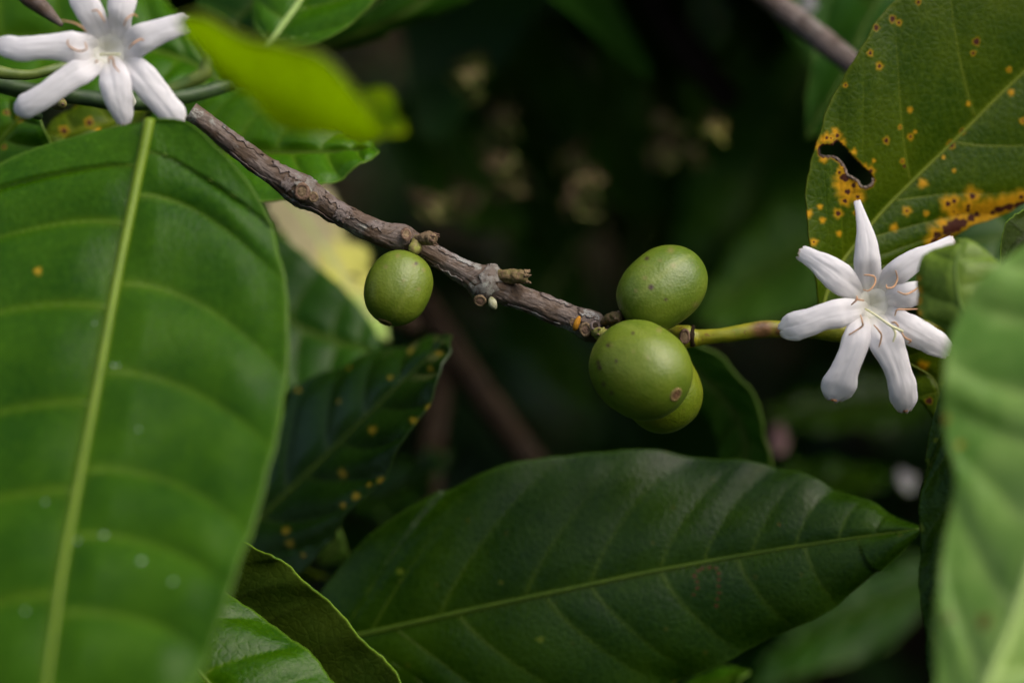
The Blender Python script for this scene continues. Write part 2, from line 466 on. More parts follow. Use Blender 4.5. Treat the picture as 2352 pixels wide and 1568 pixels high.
def shoot_mat():
    t = NT('shoot')
    co = t.coord()
    n1 = t.noise(co, 0.2, 3.0)
    n2 = t.noise(co, 0.55, 4.0, 0.65)
    sp = t.voro(co, 0.9)
    c = t.mix(t.ramp(n1, 0.35, 0.65), (0.15, 0.175, 0.009), (0.26, 0.245, 0.012))
    c = t.mix(t.math('MULTIPLY', t.math('SUBTRACT', 1.0, t.ramp(sp, 0.08, 0.2)), 0.6), c, (0.2, 0.11, 0.02))
    c = t.mix(t.math('MULTIPLY', t.ramp(n2, 0.60, 0.68), 0.9), c, (0.17, 0.085, 0.025))
    c = t.mix(t.attr('core'), c, t.mix(t.ramp(n2, 0.4, 0.6), (0.12, 0.06, 0.02), (0.2, 0.1, 0.04)))
    return t.done(t.n('BsdfPrincipled', Base__Color=c, Roughness=0.45, Specular__IOR__Level=0.4, Normal=t.bump(n2, 0.3, 0.0004)))


M['shoot'] = shoot_mat()


def ground_mat():
    t = NT('leaf_litter_soil')
    co = t.coord('Object', (1, 1, 1))
    n1 = t.noise(co, 9.0, 5.0, 0.6)
    n2 = t.noise(co, 60.0, 4.0, 0.65)
    c = t.mix(t.ramp(n1, 0.35, 0.65), (0.008, 0.007, 0.004), (0.022, 0.017, 0.010))
    c = t.mix(t.math('MULTIPLY', t.ramp(n2, 0.55, 0.7), 0.7), c, (0.06, 0.045, 0.028))
    return t.done(t.n('BsdfPrincipled', Base__Color=c, Roughness=0.95, Specular__IOR__Level=0.0, Normal=t.bump(n2, 0.8, 0.01)))


M['ground'] = ground_mat()


def mass_mat():
    t = NT('foliage_mass')
    v = t.attr('tone')
    co = t.coord()
    n2 = t.noise(co, 0.05, 3.0)
    c = t.mix(v, (0.010, 0.045, 0.003), (0.030, 0.095, 0.007))
    c = t.mix(t.math('MULTIPLY', t.ramp(n2, 0.4, 0.7), 0.5), c, (0.035, 0.095, 0.014))
    b = t.n('BsdfPrincipled', Base__Color=c, Roughness=0.4, Specular__IOR__Level=0.15)
    mx = t.n('MixShader', i0=0.12)
    t.t.links.new(b.outputs[0], mx.inputs[1])
    t.t.links.new(t.n('BsdfTranslucent', Color=c).outputs[0], mx.inputs[2])
    return t.done(mx)


M['mass'] = mass_mat()

# ------------------------------------------------------------------ the setting: ground, the shrub's dense foliage and unseen leaves added for shade
g = 60000.0
N = 60
xs = np.sign(np.linspace(-1, 1, N)) * np.abs(np.linspace(-1, 1, N)) ** 4 * g
gx, gy = np.meshgrid(xs, xs + 900, indexing='ij')
gz = np.array([[25 * fbm(a / 400, b / 400) if abs(a) < 4000 and abs(b) < 5000 else 0.0 for a, b in zip(r1, r2)] for r1, r2 in zip(gx, gy)])
ground = mk('ground', np.stack([gx, gy, gz], -1).reshape(-1, 3), grid_faces(N, N), M['ground'])
ground['kind'] = 'structure'
ground['label'] = 'dark brown soil under the coffee shrub'


def simple_leaf(pos, direc, up, L, W, nseg=5):
    """a bent, keeled leaf of a few faces"""
    direc = direc / np.linalg.norm(direc)
    side = np.cross(direc, up)
    side /= np.linalg.norm(side) + 1e-9
    nrm = np.cross(side, direc)
    V = []
    for i in range(nseg + 1):
        s = i / nseg
        w = W * math.sin(math.pi * min(1, s * .93 + .04)) ** 0.8 * (1 - 0.25 * s)
        c = pos + direc * L * s - nrm * L * 0.25 * s * s
        V += [c - side * w + nrm * w * .28, c, c + side * w + nrm * w * .28]
    F = []
    for i in range(nseg):
        a = i * 3
        F += [(a, a + 1, a + 4, a + 3), (a + 1, a + 2, a + 5, a + 4)]
    return V, F


def cam_pt(x, y, d):
    return EYE + x * RGT + y * UPV + d * FWD


V, F, T = [], [], []
hw, hh = SENSOR / LENS / 2, SENSOR / LENS / 2 * 1568 / 2352
cnt = 0
while cnt < 7200:
    if cnt < 2700:                               # unseen roof of leaves, added to shade the inside of the shrub
        d = rng.uniform(490, 1300)
        x = rng.uniform(-550, 550)
        y = hh * d + 30 + 330 * rng.random()
    else:
        d = rng.uniform(430, 2000)
        x = rng.uniform(-900, 900)
        y = rng.uniform(-500, 750)
    p = cam_pt(x, y, d)
    if p[2] < 60:
        continue
    ax, ay = abs(x) - hw * d, abs(y) - hh * d
    inside = ax < 45 and ay < 45                 # within the frame plus a leaf's length
    if inside:
        if d < 780 or rng.random() > (0.25 if d < 950 else 0.7):
            continue
    else:
        if y > hh * d and d < 490:               # the shrub is open above the flowering branch
            continue
        if d < 560 and (ax < 60 and ay < 60):
            continue
        if d < 500 and rng.random() > 0.5:
            continue
    a = rng.uniform(0, 2 * math.pi)
    dr = np.array([math.cos(a), math.sin(a), rng.uniform(-0.9, 0.1)])
    up = np.array([rng.normal(0, .3), rng.normal(-.2, .3), 1.0])
    L = rng.uniform(70, 130)
    v, f = simple_leaf(p, dr, up, L, L * rng.uniform(.18, .23))
    b = len(V)
    V += v
    F += [tuple(b + k for k in q) for q in f]
    T += [rng.random()] * len(v)
    cnt += 1
while cnt < 10700:                                # unseen leaves added behind the camera to cut low sky reflections
    p = np.array([rng.uniform(-2600, 2600), EYE[1] - rng.uniform(350, 1500), rng.uniform(40, 2300)])
    el = (p[2] - EYE[2]) / (EYE[1] - p[1])
    if el > 0.85 + .15 * math.sin(p[0] * .004):
        continue
    a = rng.uniform(0, 2 * math.pi)
    dr = np.array([math.cos(a), math.sin(a), rng.uniform(-0.9, 0.1)])
    L = rng.uniform(110, 190)
    v, f = simple_leaf(p, dr, np.array([rng.normal(0, .3), rng.normal(.2, .3), 1.0]), L, L * rng.uniform(.18, .23))
    b = len(V)
    V += v
    F += [tuple(b + k for k in q) for q in f]
    T += [rng.random()] * len(v)
    cnt += 1
mass = mk('shrub_and_shade_foliage', V, F, M['mass'], attrs={'tone': T})
tag(mass, 'dark mass of coffee leaves deep inside the shrub with unseen leaves added around it for shade', 'foliage', kind='stuff')


# ------------------------------------------------------------------ leaves
def smooth(x, a, b):
    t = np.clip((x - a) / (b - a), 0, 1)
    return t * t * (3 - 2 * t)


def poly_inside(u, v, poly):
    ins = np.zeros(u.shape, bool)
    n = len(poly)
    for i in range(n):
        x1, y1 = poly[i]
        x2, y2 = poly[(i + 1) % n]
        c = ((y1 > v) != (y2 > v)) & (u < (x2 - x1) * (v - y1) / (y2 - y1 + 1e-12) + x1)
        ins ^= c
    return ins


class Leaf:
    def __init__(self, rows, dmid, tilt=0.0, fold=0.0, camber=0.0, veins=9, first=0.06, last=0.93, sweep=0.2, quilt=0.6, wave=0.4,
                 phase=(0.0, 0.35), top=True, seed=0, vw=0.5, edge_noise=1.5, power=1.5, vexp=1.6):
        self.rows = np.array([[c for p in (r if isinstance(r[0], (tuple, list)) else (r, r, r)) for c in p] for r in rows], float)
        self.n = len(rows)
        self.dm = np.array(dmid, float)
        self.tilt, self.fold, self.camber, self.power = tilt, fold, camber, power
        self.sweep, self.quilt, self.wave, self.vexp = sweep, quilt, wave, vexp
        self.top, self.seed, self.vw, self.en = top, seed, vw, edge_noise
        rs = np.random.default_rng(seed + 100)
        if isinstance(veins, int):
            b = np.linspace(first, last, veins)
            j = (last - first) / max(veins, 2)
            veins = (b + rs.normal(0, j * .09, veins), b + j * phase[1] + rs.normal(0, j * .09, veins))
        self.veins = [np.sort(np.asarray(x, float)) for x in veins]
        self.ph = rs.uniform(0, 6.28, 6)
        e = self.uv(np.array([0.5, 0.5]), np.array([-1.0, 1.0]))
        self.width = np.hypot(e[0][1] - e[0][0], e[1][1] - e[1][0]) * K * self.dm.mean()
        m = self.uv(np.linspace(0, 1, 20), np.zeros(20))
        self.length = np.hypot(np.diff(m[0]), np.diff(m[1])).sum() * K * self.dm.mean()

    def uv(self, s, t):
        c = catmull(self.rows, s * (self.n - 1))
        E = np.where((t < 0)[..., None], c[..., 0:2], c[..., 4:6])
        a = np.abs(t)
        q = c[..., 2:4] * (1 - a)[..., None] + E * a[..., None]
        w = self.en * a ** 3 * (np.sin(s * 37 + self.ph[0] + t) + .7 * np.sin(s * 71 + self.ph[1]) + .5 * np.sin(s * 143 + self.ph[2] * np.sign(t)))
        out = E - c[..., 2:4]
        out = out / (np.linalg.norm(out, axis=-1)[..., None] + 20)
        q = q + out * w[..., None]
        return q[..., 0], q[..., 1]

    def origin_s(self, s, t):
        gq = self.sweep * np.abs(t) ** self.vexp
        return (s - gq) / (1 - gq * 0.95)

    def s_of(self, s0, t):
        gq = self.sweep * np.abs(t) ** self.vexp
        return np.minimum(s0 * (1 - gq * 0.95) + gq, 1)

    def depth(self, s, t):
        d = np.interp(s * (len(self.dm) - 1), np.arange(len(self.dm)), self.dm)
        sm = catmull(self.dm[:, None], s * (len(self.dm) - 1))[..., 0]
        a = np.abs(t)
        return sm + self.tilt * t * np.sin(np.clip(s, 0, 1) * math.pi) ** .5 + (self.fold * a ** self.power + self.camber * (a * a - a)) * np.sin(np.clip(s, 0, 1) * math.pi) ** .4

    def base(self, s, t):
        u, v = self.uv(s, t)
        return P(u, v, self.depth(s, t))

    def frac(self, s, t):
        s0 = self.origin_s(s, t)
        ph = np.where(t < 0, np.interp(s0, self.veins[0], np.arange(len(self.veins[0])), left=-.5, right=len(self.veins[0]) - .5),
                      np.interp(s0, self.veins[1], np.arange(len(self.veins[1])), left=-.5, right=len(self.veins[1]) - .5))
        return ph

    def point(self, s, t, with_normal=False):
        e = 2e-3
        p = self.base(s, t)
        ds = self.base(np.clip(s + e, 0, 1), t) - self.base(np.clip(s - e, 0, 1), t)
        dt = self.base(s, np.clip(t + e, -1, 1)) - self.base(s, np.clip(t - e, -1, 1))
        n = np.cross(ds, dt)
        ln = np.linalg.norm(n, axis=-1)[..., None]
        n = np.where(ln > 1e-9, n / (ln + 1e-12), -FWD)
        sg = np.sign((n * -FWD).sum(-1).mean()) or 1.0
        n = n * sg * (1 if self.top else -1)          # the leaf's upper side
        ph = self.frac(s, t)
        a = np.abs(t)
        ends = smooth(s, 0.02, .30) * smooth(1 - s, 0.0, .10)
        h = self.quilt * np.abs(np.sin(math.pi * ph)) ** .75 * smooth(a, 0.0, .22) * (1 - .75 * smooth(a, .7, 1.0)) * ends
        h = h - .22 * self.quilt * np.exp(-(a / .05) ** 2) * ends
        h = h + self.wave * a ** 2 * np.sin(2 * math.pi * (ph * .5 + .2 * np.sign(t)) + self.ph[3]) * ends
        h = h + self.wave * .6 * np.sin(s * 9 + self.ph[4]) * a * ends
        p = p + n * h[..., None]
        return (p, n) if with_normal else p

    def build(self, label, cat='leaf', mat='leaf_dark', under='leaf_fresh_under', vein_mat='vein_dark', res=(120, 61), midrib=0.7, side=0.26,
              spots=(), hole=None, group=None, name='coffee_leaf', thick=0.35, midlabel=None, side_veins=True, side_mat=None):
        ns, nt = res
        s = np.linspace(0, 1, ns)
        s = s * .6 + .4 * (0.5 - 0.5 * np.cos(math.pi * s))
        t = np.linspace(-1, 1, nt)
        S, T = np.meshgrid(s, t, indexing='ij')
        pts, nrm = self.point(S, T, True)
        U, Vv = self.uv(S, T)
        ph = self.frac(S, T)
        fr = np.abs(ph - np.round(ph))
        gap = self.length / max(len(self.veins[0]), 1)
        a = np.abs(T)
        vein = np.exp(-(fr * gap / (self.vw * (1.15 - .75 * a))) ** 2) * (1 - .7 * a) * .9
        vein = np.maximum(vein, np.exp(-(a * self.width * .5 / (self.vw * 1.5)) ** 2))
        rust, core = np.zeros_like(U), np.zeros_like(U)
        for sp in spots:
            su, sv, r, cr = sp[:4]
            ell = sp[4] if len(sp) > 4 else 1.0
            wv = 1 + .10 * np.sin(3 * np.arctan2(Vv - sv, U - su) + su) + .09 * np.sin(5 * np.arctan2(Vv - sv, U - su) + sv)
            dd = np.hypot(U - su, (Vv - sv) / ell) / wv
            rust = np.maximum(rust, np.exp(-(dd / r) ** 2 * .9))
            if cr > 0:
                core = np.maximum(core, np.clip(1.25 - .75 * dd / cr, 0, 1))
        base = self.base(np.array([0.0]), np.array([0.0]))[0]
        root = empty(name, base, label, cat, group)
        F = grid_faces(ns, nt)
        if hole is not None:
            ins = poly_inside(U, Vv, hole).ravel()
            F = F[~(ins[F].sum(1) >= 2)]
        # orient the faces to the upper side
        f0 = F[len(F) // 2]
        q = pts.reshape(-1, 3)
        fn = np.cross(q[f0[1]] - q[f0[0]], q[f0[3]] - q[f0[0]])
        if np.dot(fn, nrm.reshape(-1, 3)[f0[0]]) < 0:
            F = F[:, ::-1]
        blade = mk('blade', q, F, [M[mat], M[under]], root,
                   attrs={'vein': vein, 'rust': rust, 'core': core, 'edge': a, 'along': S})
        so = blade.modifiers.new('thickness', 'SOLIDIFY')
        so.thickness, so.offset, so.material_offset = thick * .001, -1, 1
        if midrib:
            sm = np.linspace(.002, .985, 60)
            mp, mn = self.point(sm, np.zeros_like(sm), True)
            rr = midrib * ((1 - sm) ** .8 * .85 + .15) * .5
            sg = 1 if self.top else -1
            rib = tube('midrib', mp + mn * (rr * (.15 if self.top else -.5))[:, None], rr, M[vein_mat], root, ns=8)
            if midlabel:
                rib['label'] = midlabel
            if side_veins:
                for k, sgn in enumerate((-1, 1)):
                    for s0 in self.veins[k]:
                        if s0 < 0.015 or s0 > .97:
                            continue
                        tt = np.linspace(.01, .9, 22) * sgn
                        ss = self.s_of(s0, tt)
                        vp, vn = self.point(ss, tt, True)
                        u_, v_ = self.uv(ss, tt)
                        if not ((u_ > -60) & (u_ < 2412) & (v_ > -60) & (v_ < 1628)).any():
                            continue
                        if hole is not None and poly_inside(u_, v_, hole).any():
                            continue
                        vr = side * .5 * (1 - np.abs(tt) * .85) * (1.1 - .4 * s0)
                        tube('side_vein', vp + vn * (vr * (-.35 if self.top else -.1))[:, None], vr, M[side_mat or vein_mat], rib, ns=6)
        return root


# 1. the wide fresh leaf in front at the left
LEAF_A = Leaf([(345, 276), ((225, 302), (336, 318), (438, 286)), ((60, 350), (318, 400), (540, 383)), ((-90, 430), (297, 500), (613, 490)),
      ((-230, 560), (268, 640), (653, 630)), ((-320, 740), (240, 790), (663, 790)), ((-360, 950), (210, 950), (649, 950)),
      ((-370, 1150), (175, 1130), (613, 1110)), ((-350, 1350), (142, 1310), (556, 1290)), ((-300, 1540), (115, 1500), (492, 1470)),
      ((-220, 1740), (85, 1700), (400, 1690)), ((-100, 1900), (55, 1890), (270, 1880)), (20, 2080)],
     [393, 392, 390, 387, 382, 375, 368, 360, 352, 345, 339, 334, 330], tilt=-4, fold=3, camber=-6,
     veins=([.15, .26, .37, .487, .58, .69, .79, .88, .95], [.12, .21, .34, .45, .56, .63, .71, .79, .87, .94]),
     sweep=.17, vexp=2.0, quilt=1.4, wave=.5, vw=.75, seed=1)
leaf_a = LEAF_A.build('wide glossy fresh green leaf filling the left side in front of the branch', mat='leaf_fresh', vein_mat='midrib_bright', side_mat='vein', res=(300, 161), midrib=1.9, side=.65,
             spots=[(92, 632, 8, 0)])

gs, gt = np.meshgrid(np.linspace(0, 1, 240), np.linspace(-1, 1, 160), indexing='ij')
gu, gv = LEAF_A.uv(gs, gt)
for k, (u, v, r) in enumerate([(325, 1298, .42), (240, 1234, .40), (230, 822, .34), (262, 838, .30), (320, 996, .26), (105, 1155, .30), (180, 1240, .26), (400, 1350, .32), (218, 742, .24), (60, 1405, .28), (270, 842, .22)]):
    q = np.argmin((gu - u) ** 2 + (gv - v) ** 2)
    p, n = LEAF_A.point(gs.ravel()[q:q + 1], gt.ravel()[q:q + 1], True)
    p, n = p[0], n[0]
    ax = np.cross(n, UPV)
    ax /= np.linalg.norm(ax)
    ay = np.cross(n, ax)
    V = []
    for i in range(6):
        f = i / 5 * math.pi / 2 * .98
        for j in range(12):
            a = 2 * math.pi * j / 12
            V.append(p + r * math.cos(f) * (1 + .15 * math.sin(2 * a + k)) * (ax * math.cos(a) + ay * math.sin(a)) + n * r * .55 * math.sin(f))
    mk('droplet', V, grid_faces(6, 12, close=True), M['droplet'], leaf_a)

# 2. the folded yellow-green leaf at the top, close to the lens
Leaf([(408, 44), ((470, 60), (468, 36), (455, 110)), ((560, 110), (560, 84), (525, 195)), ((650, 150), (655, 105), (605, 262)),
      ((730, 190), (742, 130), (690, 300)), ((800, 205), (798, 188), (770, 312)), ((868, 212), (840, 245), (845, 316)),
      ((912, 240), (880, 300), (885, 319)), (930, 300)],
     [338, 335, 332, 330, 329, 329, 330, 332, 334], tilt=0, fold=13, camber=0, veins=6, quilt=.3, wave=.6, seed=2, top=False, vw=.6, power=1.2
     ).build('blurred yellow-green folded leaf hanging in front of the top left flower', mat='leaf_glow', under='leaf_glow_under', vein_mat='vein_rust', midrib=.9, side=.2)

# 3. the long dark leaf at the bottom
LEAF_J = Leaf([(690, 1490), ((740, 1355), (815, 1460), (815, 1565)), ((870, 1215), (950, 1430), (960, 1640)), ((1040, 1118), (1110, 1394), (1120, 1680)),
      ((1240, 1052), (1290, 1356), (1310, 1660)), ((1430, 1034), (1480, 1316), (1480, 1605)), ((1630, 1047), (1660, 1283), (1640, 1530)),
      ((1800, 1074), (1820, 1256), (1800, 1455)), ((1935, 1127), (1950, 1237), (1930, 1385)), ((2045, 1181), (2050, 1223), (2045, 1282)), (2125, 1212)],
     [446, 444, 442, 440, 438, 437, 436, 434, 432, 430, 428], tilt=-4.5, fold=4, camber=4,
     veins=([.06, .13, .24, .355, .435, .52, .575, .64, .705, .78, .86], [.08, .17, .265, .38, .435, .52, .62, .72, .82]), sweep=.24, vexp=1.25, quilt=.36, wave=.5, vw=.36, seed=3)
worm = [(1595, 1365, 5, 5), (1602, 1350, 5, 5), (1600, 1335, 5, 5), (1594, 1322, 5, 5), (1602, 1310, 5, 5), (1615, 1304, 5, 5), (1630, 1302, 5, 5),
        (1643, 1304, 5, 5), (1650, 1316, 5, 5), (1653, 1330, 5, 5), (1652, 1345, 5, 5), (1652, 1360, 5, 5), (1650, 1375, 5, 5), (1644, 1390, 5, 5)]
LEAF_J.build('long dark green leaf with pointed tip lying under the green cherries', mat='leaf_dark', vein_mat='vein_dark', res=(260, 141), midrib=1.15, side=.24,
             spots=[(a, b, 4, 4.5) for a, b, _, _ in worm] + [(1242, 1468, 9, 0, .8), (1150, 1338, 5, 3), (920, 1312, 7, 0), (1790, 1205, 4, 3)])

# 4. the dark leaf with yellow dots
dots = [(945, 808, 12), (1010, 812, 10), (993, 850, 10), (980, 932, 11), (952, 966, 11), (864, 992, 13), (792, 1090, 13), (876, 1104, 14), (824, 1142, 12), (795, 1163, 9),
        (662, 1220, 12), (670, 1248, 12), (850, 1113, 8), (805, 848, 7), (900, 870, 6), (690, 900, 7), (740, 1285, 10), (700, 1275, 7), (785, 925, 6)]
Leaf([(470, 1330), ((430, 1160), (530, 1252), (610, 1375)), ((520, 1025), (622, 1165), (705, 1300)), ((620, 938), (712, 1080), (792, 1196)),
      ((720, 868), (802, 993), (872, 1106)), ((830, 822), (884, 912), (945, 990)), ((930, 789), (958, 842), (997, 890)), ((1000, 773), (1010, 794), (1022, 815)), (1036, 768)],
     [468, 466, 463, 460, 457, 454, 452, 451, 450], tilt=-13, fold=-3, camber=5, veins=8, sweep=.25, vexp=1.3, quilt=.8, wave=.5, seed=4, vw=.4
     ).build('dark leaf sprinkled with yellow dots below the single cherry', mat='leaf_spotted', vein_mat='vein_dark', res=(190, 111), midrib=.8, side=.25,
             spots=[(a, b, r * .72, 0) for a, b, r in dots])

# 5. the rusty leaf with a hole
HOLE = [Z4(*p) for p in [(400, 1318), (425, 1300), (500, 1300), (518, 1330), (528, 1285), (555, 1262), (590, 1290), (640, 1350), (690, 1410), (750, 1460), (775, 1495), (830, 1535)]] + \
       [Z5(*p) for p in [(722, 5), (735, 30), (722, 62), (690, 78), (660, 70), (645, 42), (610, 20), (585, 8)]] + \
       [Z4(*p) for p in [(640, 1560), (622, 1510), (580, 1450), (520, 1412), (430, 1408), (398, 1385), (392, 1345)]]
sp = []
for x, y, r, c in [(1055, 170, 42, 22), (1110, 205, 36, 12), (905, 250, 40, 22), (1280, 25, 34, 15), (845, 480, 40, 16), (930, 595, 48, 18), (630, 765, 30, 10), (1205, 985, 36, 0),
                   (1390, 640, 32, 0), (1320, 760, 28, 0), (1800, 375, 46, 26), (1770, 480, 34, 14), (2095, 625, 36, 8), (2115, 830, 40, 0), (1680, 1180, 36, 20), (1580, 1295, 50, 24),
                   (990, 1260, 44, 18), (1120, 1140, 30, 10), (1210, 1225, 42, 13), (1250, 1180, 24, 0), (1140, 1445, 34, 10), (1158, 1488, 20, 14), (2215, 1085, 42, 12), (2020, 1110, 24, 0),
                   (355, 1290, 50, 14), (345, 1315, 40, 10), (460, 1235, 60, 13), (500, 1240, 55, 9), (560, 1215, 55, 16), (600, 1280, 50, 0), (430, 1250, 55, 0), (390, 1310, 45, 0), (430, 1425, 50, 0),
                   (540, 1180, 50, 0), (580, 1545, 50, 12), (600, 1500, 40, 0), (855, 1530, 55, 16), (800, 1500, 45, 0), (700, 1360, 40, 0), (1510, 1410, 24, 0), (880, 1440, 26, 0), (1270, 375, 22, 0), (1710, 25, 28, 0), (1330, 95, 20, 0), (1580, 640, 24, 0), (1735, 930, 34, 0), (1600, 1530, 26, 0)]:
    a, b = Z4(x, y)
    if c == 0 and r < 33 and y < 1150:
        continue
    sp.append((a, b, r * .256 * .70, c * .256, 1.15))
for x, y, r, c, *rest in [(525, 230, 30, 16), (580, 100, 44, 16), (640, 130, 34, 12), (615, 62, 40, 14), (565, 155, 24, 12), (565, 15, 40, 24), (550, 60, 36, 0), (935, 215, 28, 9), (860, 315, 26, 0), (430, 270, 20, 0),
                   (530, 350, 20, 0), (1030, 50, 22, 0), (415, 190, 18, 0), (630, 225, 18, 10), (1050, 230, 18, 0), (380, 400, 24, 6), (350, 230, 26, 0), (1178, 172, 36, 16), (1215, 155, 30, 13), (1325, 125, 40, 18),
                   (1115, 360, 44, 24), (1095, 402, 44, 22), (1300, 185, 40, 13), (1245, 240, 40, 6), (1215, 220, 40, 6), (1300, 210, 44, 12), (1320, 255, 50, 22), (1355, 235, 46, 18), (1180, 330, 44, 40, .8), (1220, 300, 50, 44, .8),
                   (1265, 285, 44, 30, .8), (1160, 380, 40, 14), (1400, 235, 44, 0), (1440, 190, 46, 0), (1380, 200, 44, 0), (1450, 225, 40, 16), (1490, 205, 44, 30, .7), (1545, 190, 44, 30, .7), (1600, 180, 40, 26, .7),
                   (1640, 175, 40, 30, .7), (1615, 130, 34, 14), (1560, 155, 40, 0), (1500, 170, 40, 0), (1690, 165, 40, 24), (1140, 410, 36, 0), (1150, 290, 30, 0)]:
    a, b = Z5(x, y)
    sp.append((a, b, r * .384 * (1.35 if x > 1050 or y < 170 else 1.0), c * .384 * 1.0, rest[0] if rest else 1.0))
for i in range(len(HOLE)):                       # the eaten rim has dried brown
    h0, h1 = np.array(HOLE[i]), np.array(HOLE[(i + 1) % len(HOLE)])
    for f in (0, .5):
        q = h0 * (1 - f) + h1 * f
        sp.append((q[0], q[1], 5, 3.6))
LEAF_Q = Leaf([(1884, 728), ((1874, 630), (1900, 665), (1945, 712)), ((1857, 530), (1930, 607), (2010, 672)), ((1853, 430), (1975, 548), (2090, 630)), ((1872, 335), (2030, 482), (2158, 573)),
      ((1918, 215), (2110, 402), (2226, 523)), ((1985, 95), (2200, 315), (2338, 476)), ((2070, -15), (2310, 205), (2450, 385)), ((2200, -130), (2430, 95), (2560, 260)), ((2430, -250), (2530, 0), (2640, 150)), (2650, -130)],
     [426, 427, 428, 429, 430, 431, 432, 433, 434, 435, 436], tilt=5, fold=-2, camber=4,
     veins=([.1, .22, .34, .48, .64, .78, .9], [.08, .18, .3, .43, .59, .74, .88]), sweep=.38, vexp=1.2, quilt=.26, wave=.3, vw=.3, seed=5, edge_noise=2.0)
leaf_q = LEAF_Q.build('large olive green leaf with rust spots and an eaten hole, upper right', mat='leaf_rust', vein_mat='vein_rust', res=(420, 260), midrib=.85, side=.24, spots=sp, hole=HOLE)

rim = [HOLE[k % len(HOLE)] for k in list(range(13, len(HOLE))) + [0, 1]]
rs_ = np.array(rim + [rim[-1]])
rq = catmull(rs_, np.linspace(0, len(rs_) - 1, 120))
wob_ = np.array([fbm(k * .35, 2.2) for k in range(120)])
tube('torn_edge', P(rq[:, 0] + 2.0 * wob_, rq[:, 1] - 1.5 + 2.0 * wob_, np.full(120, 425.6) + .3 * wob_), .20 + .10 * np.abs(wob_), M['torn'], leaf_q, ns=7)['label'] = 'dried grey-brown rim of the eaten hole'

# 6. the pale leaf close to the lens at the right
Leaf([(2150, 1960), ((2110, 1760), (2215, 1730), (2420, 1800)), ((2150, 1560), (2275, 1560), (2560, 1640)), ((2148, 1410), (2335, 1410), (2640, 1450)),
      ((2168, 1250), (2385, 1240), (2680, 1250)), ((2192, 1110), (2425, 1090), (2690, 1080)), ((2172, 1000), (2450, 980), (2690, 950)), ((2162, 890), (2468, 860), (2680, 830)), ((2182, 770), (2480, 740), (2650, 700)),
      ((2245, 650), (2480, 630), (2600, 600)), ((2345, 570), (2460, 555), (2530, 535)), (2440, 505)],
     [330, 331, 333, 335, 337, 339, 341, 343, 345, 347, 349, 351], tilt=-3, fold=4, camber=-7, veins=9, sweep=.2, quilt=.8, wave=.5, vw=1.2, seed=6
     ).build('pale bright green leaf out of focus at the right edge beside the flower', mat='leaf_pale', vein_mat='vein_pale', midrib=1.8, side=.8,
             spots=[(2265, 1430, 14, 12), (2180, 1420, 8, 9), (2205, 1020, 8, 0), (2170, 960, 10, 6)])

# 7. the darker leaf edge between the long leaf and the pale leaf
Leaf([(2180, 850), ((2148, 940), (2230, 930), (2330, 900)), ((2124, 1060), (2240, 1050), (2390, 1030)), ((2112, 1180), (2245, 1170), (2420, 1160)), ((2112, 1300), (2250, 1300), (2420, 1300)),
      ((2122, 1430), (2255, 1430), (2400, 1440)), ((2140, 1570), (2260, 1570), (2370, 1580)), ((2180, 1710), (2260, 1710), (2330, 1710)), (2260, 1850)],
     [402, 400, 397, 394, 392, 390, 388, 386, 384], tilt=-6, fold=3, camber=-4, veins=8, quilt=.6, wave=.4, seed=7
     ).build('mid green upright leaf partly hidden behind the pale leaf, touching the dark tip', mat='leaf_dark', vein_mat='vein_dark', midrib=.8, spots=[(2112, 1212, 8, 0), (2128, 1060, 5, 0), (2150, 1010, 5, 0)])

# 8. the small leaf end in front of the right flower
Leaf([(2262, 880), ((2180, 770), (2232, 775), (2330, 770)), ((2112, 722), (2206, 702), (2332, 690)), ((2106, 655), (2196, 640), (2312, 640)), ((2122, 600), (2196, 598), (2290, 600)),
      ((2158, 565), (2208, 568), (2268, 574)), (2216, 546)],
     [382, 383, 384, 385, 386, 387, 388], tilt=-2, fold=3, camber=-2, veins=4, quilt=.5, wave=.5, seed=8, vw=.6
     ).build('small blunt green leaf with yellow margin covering the right flower', mat='leaf_young', vein_mat='vein', midrib=.8, side=.25,
             spots=[(2110, 665, 10, 0), (2108, 690, 10, 3), (2106, 720, 12, 0), (2112, 640, 8, 0)])

# 9. bright leaf behind the branch, tip pointing right
Leaf([(290, 320), ((400, 225), (400, 342), (420, 450)), ((500, 190), (500, 350), (510, 480)), ((610, 210), (600, 350), (600, 468)), ((700, 255), (690, 349), (690, 446)),
      ((782, 300), (772, 347), (768, 412)), ((838, 320), (832, 343), (832, 376)), (872, 346)],
     [446, 444, 442, 440, 438, 437, 436, 436], tilt=-6, fold=-2, camber=3, veins=7, sweep=.2, quilt=.9, wave=.6, seed=9, vw=.5
     ).build('shiny mid green leaf behind the brown branch with its tip pointing right', mat='leaf_bright', vein_mat='vein_dark', res=(140, 81), midrib=.7, side=.25)

# 10-12 top left leaves
Leaf([(606, 128), ((588, 70), (640, 72), (742, 92)), ((578, 0), (690, 0), (868, 2)), ((600, -100), (742, -90), (960, -100)), ((700, -240), (810, -220), (980, -230)), (900, -380)],
     [450, 450, 452, 455, 458, 462], tilt=-5, fold=-3, camber=4, veins=5, sweep=.2, quilt=.7, seed=10, vw=.6
     ).build('bright green leaf with pale midrib at the top edge above the folded leaf', mat='leaf_bright', vein_mat='vein_pale', midrib=1.4, side=.2)
Leaf([(650, 130), ((780, 60), (790, 90), (800, 112)), ((880, 0), (910, 40), (940, 62)), ((980, -70), (1020, -30), (1072, 0)), ((1100, -140), (1140, -110), (1190, -70)), (1280, -170)],
     [468, 469, 470, 472, 474, 476], tilt=4, fold=2, veins=5, quilt=.6, seed=11).build('narrow dark green leaf behind the bright top leaf', mat='leaf_shade', midrib=.7)
